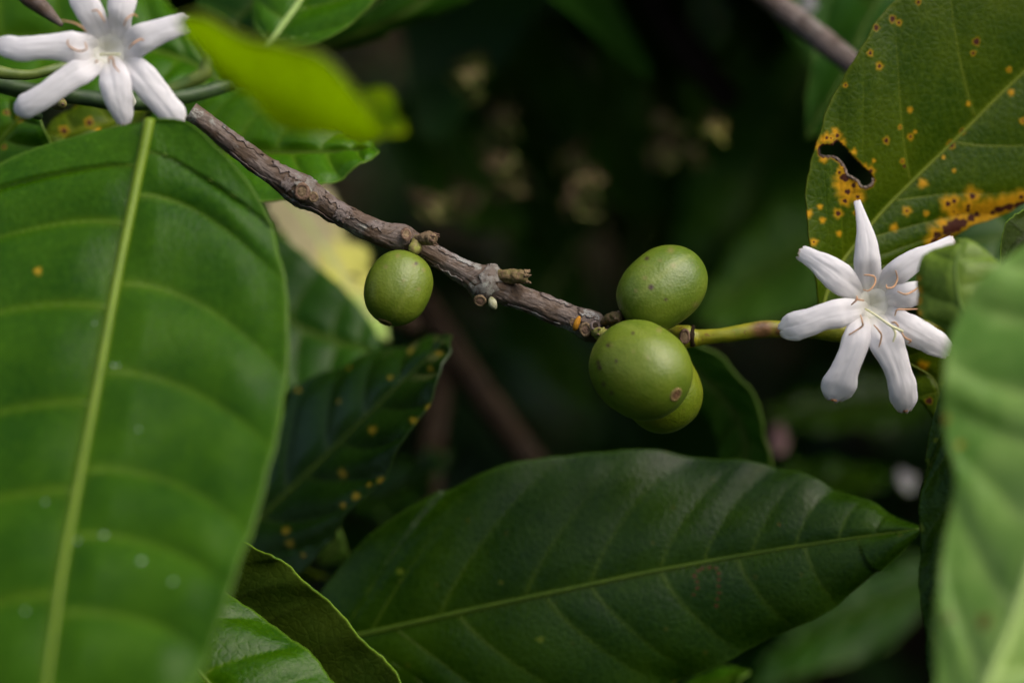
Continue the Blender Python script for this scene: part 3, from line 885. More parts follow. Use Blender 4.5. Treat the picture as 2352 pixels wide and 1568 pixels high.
Leaf([(560, 90), ((468, 50), (540, 55), (602, 62)), ((452, -10), (588, 0), (650, 0)), ((500, -110), (640, -100), (720, -100)), (700, -260)],
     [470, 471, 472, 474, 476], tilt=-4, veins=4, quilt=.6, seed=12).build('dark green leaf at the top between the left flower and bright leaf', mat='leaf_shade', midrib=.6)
Leaf([(540, 215), ((462, 80), (450, 150), (430, 222)), ((400, 18), (360, 118), (350, 235)), ((300, -50), (250, 98), (240, 240)), ((150, -110), (120, 88), (110, 240)), ((0, -110), (-20, 88), (-20, 230)), (-220, 90)],
     [458, 460, 462, 464, 466, 468, 470], tilt=-8, fold=-2, camber=5, veins=7, quilt=.9, wave=.8, seed=13
     ).build('broad green leaf behind the top left flower', mat='leaf_bright', vein_mat='vein', midrib=.9, res=(110, 61))
Leaf([(-90, 440), ((-60, 305), (-30, 362), (60, 440)), ((-20, 235), (15, 305), (114, 350)), ((30, 222), (47, 268), (100, 292)), (78, 236)],
     [440, 439, 438, 437, 437], tilt=-3, veins=4, quilt=.8, seed=14, vw=.8).build('small mottled green leaf at the left edge under the flower', mat='leaf_bright', vein_mat='vein', midrib=1.1,
     spots=[(18, 260, 6, 4), (45, 275, 8, 5), (60, 268, 6, 4), (12, 338, 6, 4)])
Leaf([(340, 246), ((262, 228), (268, 275), (290, 345)), ((195, 236), (196, 292), (210, 365)), ((135, 268), (138, 310), (160, 360)), (98, 306)],
     [444, 443, 442, 442, 442], tilt=-4, veins=4, quilt=.6, seed=15, vw=.4).build('yellowish green leaf with two brown spots under the left flower', mat='leaf_rust', vein_mat='vein_rust', midrib=.5, res=(160, 91),
     spots=[(148, 303, 10, 6), (206, 285, 10, 6), (172, 241, 5, 3), (225, 300, 7, 0)])

# bottom left leaves
Leaf([(300, 1290), ((430, 1325), (340, 1400), (250, 1480)), ((520, 1368), (400, 1470), (300, 1590)), ((620, 1428), (470, 1555), (360, 1700)), ((702, 1490), (545, 1640), (430, 1800)),
      ((770, 1568), (640, 1730), (520, 1870)), ((825, 1680), (740, 1800), (660, 1900)), (870, 1880)],
     [408, 406, 403, 400, 397, 395, 393, 392], tilt=-13, fold=-4, camber=6, veins=6, sweep=.22, quilt=.9, wave=.3, seed=16, vw=.28
     ).build('glossy green leaf with rounded edge at the bottom left corner of the dark leaf', mat='leaf_fresh', vein_mat='vein', res=(140, 81), midrib=1.0, side=.22)
Leaf([(470, 1190), ((575, 1250), (500, 1330), (420, 1400)), ((642, 1282), (560, 1400), (480, 1490)), ((702, 1333), (620, 1470), (540, 1580)), ((762, 1388), (680, 1530), (590, 1660)),
      ((824, 1456), (740, 1610), (660, 1740)), ((882, 1513), (800, 1690), (720, 1820)), ((930, 1580), (870, 1760), (800, 1880)), (960, 1840)],
     [417, 416, 415, 414, 413, 412, 411, 410, 409], tilt=4, fold=2, veins=7, quilt=.4, wave=.7, seed=17, top=False, vw=.25, edge_noise=1.2
     ).build('dull olive brown leaf underside with bright thin rim at the bottom', mat='leaf_fresh', under='leaf_olive', vein_mat='vein_olive', res=(140, 81), midrib=.8, side=.2)

# leaves behind
Leaf([(390, 486), ((510, 460), (472, 604), (422, 704)), ((612, 513), (582, 684), (512, 824)), ((700, 585), (682, 749), (612, 884)), ((780, 655), (772, 784), (712, 904)), ((846, 731), (844, 804), (802, 874)), (888, 844)],
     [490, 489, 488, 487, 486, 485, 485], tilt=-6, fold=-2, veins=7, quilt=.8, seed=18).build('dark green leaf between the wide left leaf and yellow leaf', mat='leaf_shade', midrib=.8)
Leaf([(600, 400), ((735, 425), (680, 480), (625, 520)), ((800, 520), (745, 570), (690, 605)), ((845, 600), (795, 650), (740, 655)), ((880, 690), (845, 715), (800, 722)), (895, 785)],
     [508, 506, 504, 502, 500, 498], tilt=-10, veins=6, quilt=1.0, wave=1.2, seed=19, edge_noise=6).build('withered beige and yellow leaf behind the single cherry', mat='leaf_yellow', under='leaf_yellow', vein_mat='vein_pale', midrib=.8)
Leaf([(1535, 770), ((1640, 812), (1600, 850), (1560, 905)), ((1712, 882), (1672, 922), (1615, 950)), ((1752, 960), (1712, 990), (1648, 1000)), ((1766, 1050), (1716, 1060), (1654, 1062)), ((1760, 1150), (1715, 1150), (1670, 1140)), (1710, 1240)],
     [466, 467, 468, 469, 470, 471, 472], tilt=5, fold=-2, veins=6, quilt=.6, seed=20).build('curved dark green leaf behind the cluster of three cherries', mat='leaf_deep', midrib=.6)
Leaf([(1850, 320), ((1858, 180), (1930, 185), (2010, 230)), ((1890, 60), (1980, 70), (2090, 110)), ((1930, -60), (2040, -40), (2150, 10)), ((2030, -160), (2110, -140), (2200, -100)), (2200, -260)],
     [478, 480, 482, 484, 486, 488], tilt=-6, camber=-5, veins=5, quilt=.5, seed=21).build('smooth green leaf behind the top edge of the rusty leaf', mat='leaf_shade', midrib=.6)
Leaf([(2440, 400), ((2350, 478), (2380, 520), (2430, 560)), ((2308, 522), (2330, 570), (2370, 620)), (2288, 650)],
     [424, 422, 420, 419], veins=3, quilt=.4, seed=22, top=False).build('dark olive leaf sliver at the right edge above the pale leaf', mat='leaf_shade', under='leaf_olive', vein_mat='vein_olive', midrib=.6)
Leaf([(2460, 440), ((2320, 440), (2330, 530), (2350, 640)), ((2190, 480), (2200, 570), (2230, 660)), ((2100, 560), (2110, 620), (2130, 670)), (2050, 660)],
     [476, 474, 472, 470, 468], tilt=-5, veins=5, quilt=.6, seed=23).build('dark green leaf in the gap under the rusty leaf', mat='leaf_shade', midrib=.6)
Leaf([(1935, 765), ((2000, 766), (2000, 784), (1992, 800)), ((2085, 785), (2072, 826), (2045, 832)), ((2175, 800), (2135, 862), (2082, 845)), ((2205, 880), (2155, 895), (2098, 892)), ((2190, 940), (2158, 940), (2118, 925)), (2146, 966)],
     [430, 429, 428, 428, 427, 427, 427], tilt=2, veins=4, quilt=.3, seed=24, vw=.3).build('small dark olive leaf below the right flower', mat='leaf_rust', vein_mat='vein_rust', midrib=.5,
     spots=[(2120, 840, 14, 0), (2135, 920, 8, 7), (2040, 812, 12, 0)])
Leaf([(1430, 1660), ((1590, 1552), (1595, 1590), (1600, 1650)), ((1680, 1534), (1675, 1560), (1670, 1600)), (1722, 1540)],
     [470, 468, 466, 465], tilt=-4, veins=4, quilt=.5, seed=25).build('pale green leaf tip below the long dark leaf', mat='leaf_bright', midrib=.6)
Leaf([(735, 1300), ((735, 1255), (765, 1262), (790, 1285)), ((752, 1225), (772, 1238), (792, 1252)), (778, 1208)], [478, 476, 475, 474], veins=3, quilt=.3, seed=26
     ).build('tiny pale leaf beside the dotted leaf', mat='leaf_pale', midrib=.4, side_veins=False)
Leaf([(640, 1330), ((660, 1290), (675, 1310), (690, 1335)), ((690, 1300), (705, 1316), (715, 1335)), (752, 1322)], [480, 478, 476, 475], veins=3, quilt=.3, seed=27
     ).build('tiny olive leaf tip between dotted leaf and brown underside', mat='leaf_rust', midrib=.4, side_veins=False)

# blurred leaves deep in the shrub
deep = [
    ([(1920, 40), ((1780, 130), (1850, 200), (1930, 260)), ((1640, 260), (1770, 350), (1900, 420)), ((1580, 420), (1700, 490), (1820, 560)), ((1560, 560), (1640, 610), (1720, 670)), (1570, 750)], 560, 'blurred dark leaf with pale midrib left of the rusty leaf', 'leaf_deep'),
    ([(1040, -50), ((1160, -30), (1095, 50), (1030, 130)), ((1290, 90), (1185, 180), (1090, 260)), ((1355, 240), (1262, 322), (1180, 380)), ((1375, 400), (1322, 432), (1272, 470)), (1380, 550)], 600, 'large blurred dark leaf above the middle of the branch', 'leaf_deep'),
    ([(1500, -90), ((1430, 0), (1495, 0), (1560, 0)), ((1440, 120), (1510, 125), (1575, 130)), ((1480, 230), (1525, 235), (1570, 235)), (1540, 320)], 640, 'blurred grey green hanging leaf at the top centre', 'leaf_fresh'),
    ([(2000, 500), ((1880, 430), (1880, 550), (1890, 690)), ((1770, 480), (1765, 620), (1770, 740)), ((1670, 580), (1670, 680), (1680, 760)), (1590, 730)], 545, 'blurred dark green leaf right of the upper cherry', 'leaf_deep'),
    ([(1180, 430), ((1250, 440), (1210, 500), (1160, 560)), ((1330, 520), (1280, 570), (1220, 640)), ((1350, 620), (1310, 650), (1270, 690)), (1350, 730)], 590, 'blurred dark leaf behind the middle branch node', 'leaf_deep'),
    ([(2220, 860), ((2100, 850), (2100, 910), (2090, 980)), ((1960, 860), (1950, 930), (1940, 990)), ((1840, 900), (1835, 945), (1830, 980)), (1740, 950)], 560, 'blurred grey leaf underneath the right flower', 'leaf_dark'),
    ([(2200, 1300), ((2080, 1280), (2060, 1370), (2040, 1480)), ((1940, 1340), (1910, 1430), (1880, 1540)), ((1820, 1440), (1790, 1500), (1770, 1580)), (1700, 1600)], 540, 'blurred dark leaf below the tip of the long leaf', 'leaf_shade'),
    ([(780, 1150), ((860, 1090), (880, 1140), (900, 1200)), ((950, 1050), (970, 1090), (980, 1130)), (1040, 1040)], 510, 'blurred grey green leaf in shade under the dotted leaf', 'leaf_spotted'),
    ([(1380, 430), ((1390, 500), (1450, 480), (1510, 470)), ((1410, 600), (1470, 590), (1530, 570)), ((1450, 690), (1490, 680), (1530, 660)), (1500, 760)], 620, 'blurred olive leaf behind the upper cherry', 'leaf_rust'),
    ([(1700, 1180), ((1800, 1080), (1810, 1130), (1820, 1180)), ((1930, 1060), (1930, 1110), (1940, 1150)), (2060, 1090)], 530, 'blurred dark leaf above the tip of the long leaf', 'leaf_dark'),
    ([(880, 240), ((990, 225), (965, 300), (930, 380)), ((1100, 330), (1065, 400), (1010, 480)), ((1160, 430), (1135, 475), (1090, 530)), (1200, 550)], 560, 'blurred dark green leaf above the single cherry', 'leaf_deep'),
    ([(1380, 90), ((1455, 160), (1400, 230), (1340, 290)), ((1505, 300), (1440, 360), (1370, 420)), ((1510, 400), (1465, 440), (1420, 470)), (1490, 520)], 580, 'blurred dark green leaf over the middle gap', 'leaf_deep'),
    ([(960, 60), ((1030, 90), (990, 150), (940, 220)), ((1090, 200), (1040, 250), (980, 320)), (1080, 360)], 600, 'blurred dark leaf right of the folded leaf', 'leaf_deep'),
    ([(1700, 20), ((1730, 130), (1660, 140), (1600, 130)), ((1700, 260), (1630, 260), (1570, 230)), (1600, 380)], 610, 'blurred dark leaf under the brown twig', 'leaf_deep'),
    ([(1120, 640), ((1190, 640), (1170, 700), (1150, 770)), ((1290, 720), (1260, 790), (1230, 850)), ((1350, 830), (1320, 870), (1280, 900)), (1370, 950)], 610, 'blurred dark leaf in the gap under the branch', 'leaf_deep'),
]
for i, (rows, d, lab, mt) in enumerate(deep):
    n = len(rows)
    d = 416 + (d - 416) * 1.45
    Leaf(rows, list(np.linspace(d + 12, d - 12, n)), tilt=-8, fold=-3, camber=6, veins=7, quilt=1.2, wave=1.2, seed=40 + i, edge_noise=3
         ).build(lab, mat=mt, res=(60, 41), midrib=1.0, side=.3, vein_mat='vein_dark', group='blurred leaves deep in the shrub')

# dry leaves and petals on the ground or caught far below: the soft beige spots
dry = [(1070, 156, 34, 26, 'yellowish'), (1150, 270, 42, 52, 'brown'), (1144, 382, 40, 24, 'brown'), (1171, 414, 26, 26, 'tan'), (1062, 460, 30, 46, 'tan'), (985, 480, 34, 34, 'tan'),
       (1312, 371, 44, 26, 'tan'), (1316, 465, 32, 48, 'tan'), (1355, 421, 22, 34, 'brown'), (1519, 281, 26, 28, 'pinkish'), (1636, 300, 34, 28, 'yellowish'), (1525, 352, 50, 26, 'tan'), (1585, 352, 30, 22, 'brown'), (1075, 190, 18, 24, 'tan')]
where = ['topmost, above the branch near the folded leaf', 'largest one, above the branch left of centre', 'directly below the largest one', 'lower right of the largest one', 'just above the dry stub of the branch', 'right above the single cherry',
         'upper of three at the centre', 'lowest of three at the centre', 'rightmost of three at the centre', 'small round one above the upper cherry', 'nearest to the rusty leaf', 'long flat one above the upper cherry',
         'at the right end of the long flat one', 'just under the topmost one']
for i, ((u, v, a, b, tone), w) in enumerate(zip(dry, where)):
    a, b = a * .68, b * .68
    d = 560 + 22 * math.sin(i * 2.3)
    q = rng.uniform(-.4, .4)
    c, s_ = math.cos(q), math.sin(q)

    def pt(x, y):
        return (u + a * x * c - b * y * s_, v + a * x * s_ + b * y * c)
    rows = [pt(-1.2, 0), (pt(-.6, -.8), pt(-.6, 0), pt(-.6, .8)), (pt(0, -1), pt(0, .1), pt(0, 1)), (pt(.6, -.75), pt(.6, .05), pt(.6, .8)), pt(1.2, .1)]
    Leaf(rows, [d + 6, d + 3, d, d - 4, d - 8], tilt=-14, veins=4, quilt=1.5, wave=3, seed=60 + i, edge_noise=4
         ).build('blurred %s dry leaf, %s' % (tone, w), cat='dry leaf', name='dry_leaf', mat='leaf_dry_yellow' if tone == 'yellowish' else 'leaf_dry', under='leaf_dry', res=(24, 17), midrib=.8, vein_mat='vein_olive', side_veins=False, group='dry leaves in the shade')

# fallen white petals / a pale pink flower, far out of focus
for (u, v, a, b, d, lab, mt) in [(1856, 10, 22, 14, 510, 'blurred white petal at the top edge by the brown twig', 'petal_old'), (2085, 1102, 26, 18, 560, 'blurred white petal beside the tip of the long leaf', 'petal_old'),
                                  (1790, 1008, 22, 28, 560, 'blurred pinkish fallen petal right of the curved leaf', 'petal_pink')]:
    rows = [(u - a, v), ((u - a * .5, v - b), (u - a * .5, v), (u - a * .5, v + b)), ((u + a * .5, v - b), (u + a * .5, v), (u + a * .5, v + b)), (u + a, v)]
    Leaf(rows, [d, d - 2, d - 2, d], tilt=-4, veins=2, quilt=.3, wave=1, seed=int(u)).build(lab, cat='petal', name='fallen_petal', mat=mt, under=mt, res=(20, 15), midrib=0)

# ------------------------------------------------------------------ twigs behind
def twig(name, pts, mat, label, n=60, ns=16, rough=.10, cat='twig', seed=0):
    c, r = px_path(pts, n)
    root = empty(name, c[0], label, cat)
    tube('stem', c, r, M[mat], root, ns=ns, bump=lambda s, a: 1 + rough * fbm(s * .25 + seed, math.cos(a) * 1.2, math.sin(a) * 1.2))
    return root, c, r


tw, c, r = twig('bare_twig', [(930, 640, 564, 30), (1000, 740, 560, 32), (1090, 880, 556, 34), (1170, 990, 552, 34), (1240, 1090, 548, 32), (1290, 1180, 544, 30)], 'bark_red', 'blurred reddish brown twig slanting behind the cherries', seed=3)
twig('bare_twig', [(1020, 820, 560, 30), (1000, 960, 556, 32), (985, 1080, 552, 32), (980, 1200, 550, 30)], 'bark_red', 'blurred dark red twig beside the dotted leaf tip', seed=5)
twig('bare_twig', [(1700, -60, 472, 24), (1770, 0, 470, 27), (1850, 62, 468, 28), (1920, 118, 466, 28), (1990, 172, 464, 26), (2080, 240, 462, 24)], 'bark_old', 'grey brown twig running behind the rusty leaf at the top', seed=7)
twig('bare_twig', [(1490, -10, 590, 34), (1560, 90, 586, 36), (1620, 165, 582, 36), (1680, 240, 580, 30)], 'bark_red', 'blurred brown twig at the top right of the centre', seed=9)
twig('bare_twig', [(560, 400, 516, 26), (640, 500, 512, 27), (720, 590, 508, 27), (800, 650, 506, 26), (960, 760, 504, 24)], 'bark_red', 'dark twig crossing behind the brown branch and yellow leaf', seed=11)
twig('thin_stem', [(1500, 200, 690, 10), (1490, 360, 680, 11), (1470, 520, 670, 12), (1450, 700, 660, 12)], 'twig_green', 'thin blurred green stem rising behind the upper cherry', seed=21)
twig('thin_stem', [(1640, 560, 640, 9), (1730, 420, 650, 10), (1800, 280, 660, 10), (1860, 120, 670, 9)], 'twig_green', 'thin blurred green stem slanting left of the rusty leaf', seed=23)
twig('thin_stem', [(1240, 700, 640, 10), (1330, 560, 650, 10), (1420, 430, 660, 9), (1480, 300, 670, 8)], 'twig_green', 'thin blurred green stem behind the middle of the branch', seed=25)
twig('dead_twig', [(30, -30, 432, 16), (70, 0, 430, 19), (100, 20, 428, 18), (122, 40, 427, 12), (142, 58, 426, 5)], 'bark', 'brown dead twig end at the top left corner', seed=13)
tw, c, r = twig('green_twig', [(-40, 184, 424, 21), (0, 192, 424, 22), (60, 208, 424, 20), (150, 218, 425, 19), (250, 232, 426, 19), (330, 236, 427, 18), (400, 226, 428, 18), (470, 212, 430, 17), (520, 196, 432, 16), (540, 192, 432, 12)], 'twig_dark', 'dark green twig passing behind the left flower', seed=15)
tw2, c2, r2 = twig('green_twig', [(-40, 150, 418, 14), (0, 166, 418, 15), (60, 172, 419, 12), (110, 163, 420, 12), (150, 150, 422, 11), (200, 136, 424, 10)], 'twig_green', 'olive green twig left of the flower', seed=17)
tw3, c3, r3 = twig('green_twig', [(330, 250, 440, 13), (380, 214, 440, 15), (430, 192, 440, 16), (465, 172, 440, 17), (476, 150, 440, 16), (484, 120, 440, 12)], 'twig_green', 'olive curved twig right of the left flower', seed=19)
# a round green fruitlet and its ring on the dark twig
b = P(140, 238, 414)
bo = empty('fruitlet', b, 'small round green fruitlet with a ring below the left flower', 'fruitlet')
q = np.linspace(0, 1, 16)
c_, r_ = px_path([(118, 232, 420, 10), (128, 236, 417, 15), (138, 238, 414, 15), (143, 239, 412.5, 11)], 16)
tube('body', c_, r_, M['stub_green'], bo, ns=20)
c_, r_ = px_path([(142, 239, 412.6, 9), (144, 239.5, 411.8, 9.5), (145, 239.5, 411.4, 7)], 8)
tube('ring', c_, r_, M['stalk'], bo, ns=18)
c_, r_ = px_path([(144.6, 239.5, 411.5, 3.5), (145.5, 239.6, 411.0, 3)], 4)
tube('ring_core', c_, r_, M['stub'], bo, ns=12)
bo2 = empty('fruitlet', P(84, 262, 420), 'dark fruitlet hanging under the left flower petal', 'fruitlet')
c_, r_ = px_path([(78, 250, 422, 8), (84, 262, 421, 12), (90, 270, 421, 9), (92, 275, 421, 3)], 12)
tube('body', c_, r_, M['twig_dark'], bo2, ns=16)

# ------------------------------------------------------------------ the fruiting branch
bp = [(110, 168, 66), (180, 215, 64), (250, 270, 66), (400, 390, 72), (560, 510, 76), (720, 620, 82), (850, 705, 108), (925, 743, 102), (1010, 790, 84), (1100, 850, 80), (1300, 960, 82), (1450, 1025, 84), (1575, 1055, 100), (1645, 1085, 86)]
path = []
for x, y, r in bp:
    a, b = Z6B(x, y)
    path.append([a, b, 0, r * .3295])
for x, y, r in [(480, 240, 64), (620, 320, 66), (740, 385, 78), (815, 428, 108), (865, 447, 124), (915, 468, 96), (1050, 525, 72), (1150, 562, 72), (1300, 625, 74), (1400, 668, 78), (1480, 700, 92), (1540, 725, 94), (1600, 742, 62), (1650, 745, 44)]:
    a, b = Z6(x, y)
    path.append([a, b, 0, r * .3662])
path = np.array(path)
path[:, 2] = np.interp(path[:, 0], [430, 700, 950, 1400, 1500], [410, 413, 417, 419, 420])
NB, NSEG = 640, 80
bc, br = px_path(path, NB)
br = br * 1.0
origin = bc[0]
branch = empty('fruiting_branch', origin, 'brown woody coffee branch slanting across the picture with peeling bark', 'branch')


def bark_bump(s, a):
    x, y = math.cos(a), math.sin(a)
    w = fbm(s * .12, x * .9, y * .9, 3)
    l = fbm(s * .10 + 40, x * 3.2, y * 3.2, 4)
    f = fbm(s * 1.1, x * 3.0 + 9, y * 3.0, 3)
    plate = max(0.0, fbm(s * .28 + 7, x * 1.8 + 3, y * 1.8, 3))
    return 1 + .05 * w + .055 * (abs(l) * -1.4 + .3) + .022 * f + .05 * (1 if plate > .12 else plate / .12)


BV, BUV, bs = tube_rings(bc, br, NSEG, bark_bump)
faces = grid_faces(NB, NSEG, close=True).tolist()
verts = BV.reshape(-1, 3)
e0, e1 = len(verts), len(verts) + 1
verts = np.vstack([verts, BV[0].mean(0) - (bc[1] - bc[0]) * .3, BV[-1].mean(0)])
for j in range(NSEG):
    faces.append((e0, (j + 1) % NSEG, j))
    faces.append((e1, (NB - 1) * NSEG + j, (NB - 1) * NSEG + (j + 1) % NSEG))
uvs = np.vstack([BUV.reshape(-1, 2), [[0, 0], [0, 0]]])
wood = mk('bark', verts, faces, M['bark'], branch, uv=uvs)


def branch_frame(u, ang):
    """point, outward normal and tangent on the bark, at the centre line nearest to picture column u"""
    cu = np.interp(u, *[np.array(q) for q in ([float(x) for x in np.linspace(path[0, 0], path[-1, 0], 2)], [0, 1])])
    uu = catmull(path, np.linspace(0, len(path) - 1, NB))[:, 0]
    i = int(np.argmin(np.abs(uu - u)))
    j = int(round(ang / (2 * math.pi) * NSEG)) % NSEG
    p = BV[i, j]
    n = p - bc[i]
    n /= np.linalg.norm(n)
    t = bc[min(i + 1, NB - 1)] - bc[max(i - 1, 0)]
    return p, n, t / np.linalg.norm(t), i, j


def flake(u0, u1, a0, a1, lift, seed, mat='bark_flake', name='bark_flake'):
    """a curling plate of bark over the branch; angles in degrees, 0 towards the viewer"""
    uu = catmull(path, np.linspace(0, len(path) - 1, NB))[:, 0]
    i0, i1 = int(np.argmin(np.abs(uu - u0))), int(np.argmin(np.abs(uu - u1)))
    n, m = 16, 9
    V = np.zeros((n, m, 3))
    for i in range(n):
        for j in range(m):
            fs, fa = i / (n - 1), j / (m - 1)
            js = (.22 if i in (0, n - 1) else .1 if i in (1, n - 2) else 0) * fbm(seed + fa * 7, 3.1, fs)
            ja = (.42 if j in (0, m - 1) else .2 if j in (1, m - 2) else 0) * fbm(seed + fs * 8, 7.7, fa)
            fi = np.clip((fs + js) * (i1 - i0) + i0, 0, NB - 1)
            aa = math.radians(a0 + (a1 - a0) * (fa + ja))
            k = int(fi)
            jj = (aa / (2 * math.pi) * NSEG) % NSEG
            j0 = int(jj)
            f = jj - j0
            p = BV[k, j0] * (1 - f) + BV[k, (j0 + 1) % NSEG] * f
            nn = p - bc[k]
            nn /= np.linalg.norm(nn)
            edge = max(abs(fs - .5), abs(fa - .5)) * 2
            V[i, j] = p + nn * (.06 + .55 * lift * edge ** 5 * (.4 + .9 * abs(fbm(seed, fs * 3, fa * 3))))
    o = mk(name, V.reshape(-1, 3), grid_faces(n, m), M[mat], wood, uv=np.stack(np.meshgrid(np.linspace(0, 5, n), np.linspace(0, 3, m), indexing='ij'), -1).reshape(-1, 2))
    so = o.modifiers.new('thickness', 'SOLIDIFY')
    so.thickness, so.offset = .00016, 0
    return o


for k, (u0, u1, a0, a1, lf) in enumerate([(505, 590, -70, -38, .25), (618, 690, -75, -30, .3), (650, 672, -20, 30, .2), (735, 800, -66, -25, .3), (772, 800, -30, 30, .35), (800, 872, -58, -14, .3), (690, 770, 48, 82, .4), (1000, 1075, -70, -38, .25), (1010, 1075, 40, 75, .3), (1180, 1290, 52, 80, .3), (1235, 1300, -78, -50, .2), (1320, 1365, -62, -30, .3), (545, 620, 42, 70, .3)]):
    flake(u0, u1, a0, a1, lf, k * 3.3)


def scar_at(u, v, d, r_units, normal, parent, mats=('scar', 'stub'), name='leaf_scar', core=True, squash=1.0, seed=0, hs=.55):
    """a shallow raised ring with a sunken core, facing along normal"""
    c = P(u, v, d)
    n = np.asarray(normal, float)
    n /= np.linalg.norm(n)
    ax = np.cross(n, UPV)
    ax /= np.linalg.norm(ax)
    ay = np.cross(ax, n)
    R = r_units * K * d
    prof = [(1.25, -.35), (1.12, .02), (.98, .17), (.82, .15), (.72, .0), (.45, -.06), (.2, .02), (0.02, 0.0)]
    nsg = 22
    V = []
    for rr, h in prof:
        for j in range(nsg):
            a = 2 * math.pi * j / nsg
            q = rr * R * (1 + .10 * fbm(math.cos(a) * 1.6 + seed, math.sin(a) * 1.6, rr))
            V.append(c + ax * q * math.cos(a) * squash + ay * q * math.sin(a) + n * (h * hs * R + .05 * R * fbm(a * 2, rr * 5, seed)))
    o = mk(name, V, grid_faces(len(prof), nsg, close=True), M[mats[0]], parent)
    if core:
        V = []
        for rr, h in [(.7, .0), (.5, .10), (.3, .06), (.02, .11)]:
            for j in range(12):
                a = 2 * math.pi * j / 12
                V.append(c + ax * rr * R * math.cos(a) * squash + ay * rr * R * math.sin(a) + n * (h * hs * R + .01))
        mk('scar_core', V, grid_faces(4, 12, close=True), M[mats[1]], o)
    return o


FR = -FWD
scar_at(*Z6B(885, 725), 409.5, 17, FR + .1 * UPV - .15 * RGT, branch, seed=1, squash=.9)
scar_at(*Z6B(965, 765), 410.0, 10, FR - .2 * UPV + .3 * RGT, branch, mats=('stub', 'scar'), seed=2)
scar_at(*Z6B(1612, 1020), 413.2, 13, FR + .35 * UPV + .25 * RGT, branch, seed=3, squash=.8)
scar_at(*Z6(1475, 735), 415.0, 14, FR - .1 * UPV, branch, mats=('stub', 'scar'), seed=4, squash=.8)
scar_at(*Z6(1540, 708), 414.2, 10, FR + .2 * UPV + .3 * RGT, branch, mats=('bark_old', 'bark_red'), seed=5)
scar_at(*Z6(1395, 690), 415.4, 8, FR - .1 * RGT, branch, mats=('stub', 'scar'), seed=6, squash=.7)
scar_at(*Z6(815, 555), 415.0, 12, FR - .5 * UPV, branch, mats=('stub', 'scar'), seed=7)
c_, r_ = px_path([(*Z6(1437, 655), 415.6, 4), (*Z6(1428, 680), 415.0, 7), (*Z6(1415, 715), 415.0, 7), (*Z6(1408, 735), 415.6, 4)], 14)
o = tube('orange_resin_patch', c_, r_, M['orange'], branch, ns=10)
o['label'] = 'bright orange patch on the last node'
# lichen-grey crust over the swollen node
o = flake(1100, 1142, -88, 60, .12, 91.0, 'lichen', 'node_crust')
o['label'] = 'pale grey crust on the swollen node'
o = flake(672, 712, -80, -8, .15, 57.0, 'lichen', 'node_crust')
o['label'] = 'pale crust above the left leaf scar'


def stub(pts, mat, tip_mat, seed, name='dry_stalk', n=30, jag=6):
    c, r = px_path(pts, n)
    o = tube(name, c, r, M[mat], branch, ns=22, bump=lambda s, a: 1 + .22 * fbm(s * 1.3 + seed, math.cos(a) * 2.2, math.sin(a) * 2.2, 4))
    d = c[-1] - c[-4]
    d /= np.linalg.norm(d)
    ax = np.cross(d, FR)
    ax /= np.linalg.norm(ax)
    ay = np.cross(ax, d)
    rs = random.Random(seed)
    for k in range(jag):                          # torn bracts round the end
        a = 2 * math.pi * k / jag + rs.uniform(-.3, .3)
        e = c[-1] + r[-2] * 1.0 * (ax * math.cos(a) + ay * math.sin(a))
        L = r[len(r) // 2] * rs.uniform(.35, .8)
        out = ax * math.cos(a) + ay * math.sin(a)
        pp = [e - d * L * .8, e - d * L * .2 + out * L * .1, e + d * L * .6 + out * L * .25]
        tube('bract', catmull(pp, np.linspace(0, 2, 7)), np.linspace(.34, .08, 7) * r[len(r) // 2], M[tip_mat], o, ns=6)
    return o


stub([(*Z6(395, 190), 414, 10), (*Z6(440, 170), 413, 13), (*Z6(480, 160), 412, 15), (*Z6(515, 165), 411.5, 15), (*Z6(535, 170), 411.2, 11)], 'stub', 'scar', 1)
stub([(*Z6(930, 400), 417, 14), (*Z6(975, 398), 416, 16), (*Z6(1030, 400), 415.5, 17), (*Z6(1090, 402), 415, 15), (*Z6(1115, 402), 415, 12)], 'stub_green', 'stub', 2, jag=8)
stub([(*Z6(1590, 690), 417, 9), (*Z6(1625, 665), 415, 12), (*Z6(1660, 655), 414, 13), (*Z6(1700, 655), 413, 13)], 'stub_green', 'stub', 3, jag=5)
stub([(*Z6(1530, 745), 416, 10), (*Z6(1560, 752), 414, 12), (*Z6(1590, 755), 412.5, 12)], 'stalk', 'stub', 4, jag=5)
c_, r_ = px_path([(*Z6(885, 535), 415.4, 4), (*Z6(890, 555), 414.6, 9), (*Z6(898, 578), 414.2, 10), (*Z6(908, 596), 414.4, 6), (*Z6(912, 604), 414.6, 2)], 18)
tube('bud', c_, r_, M['bud'], branch, ns=16, bump=lambda s, a: 1 + .1 * fbm(s * 2, math.cos(a) * 2, math.sin(a) * 2))

# the young yellow-green shoot that carries on to the right
sp_ = [(*Z6(1600, 735), 420, 17), (*Z6(1700, 745), 421, 16), (*Z6(1850, 745), 422, 16), (*Z6(1990, 750), 422, 16), (*Z6(2060, 765), 421.5, 23), (*Z6(2110, 778), 421, 27), (*Z6(2150, 785), 421, 22), (*Z6(2200, 783), 421, 18),
       (*Z6(2352, 768), 420, 17), (*Z5(60, 925), 420, 21), (*Z5(200, 920), 420, 19), (*Z5(330, 920), 421, 20), (*Z5(480, 935), 422, 22), (*Z5(620, 950), 423, 22), (*Z5(800, 950), 424, 21), (*Z5(1100, 900), 425, 20), (*Z5(1500, 800), 426, 18)]
sc_, sr_ = px_path(sp_, 300)
SV, SUV, ss = tube_rings(sc_, sr_, 36, lambda s, a: 1 + .05 * fbm(s * .25, math.cos(a), math.sin(a)) + .025 * fbm(s * 1.2, math.cos(a) * 3, math.sin(a) * 3))
cu, cv = Z5(75, 925)
pc = P(cu, cv, 418.5)
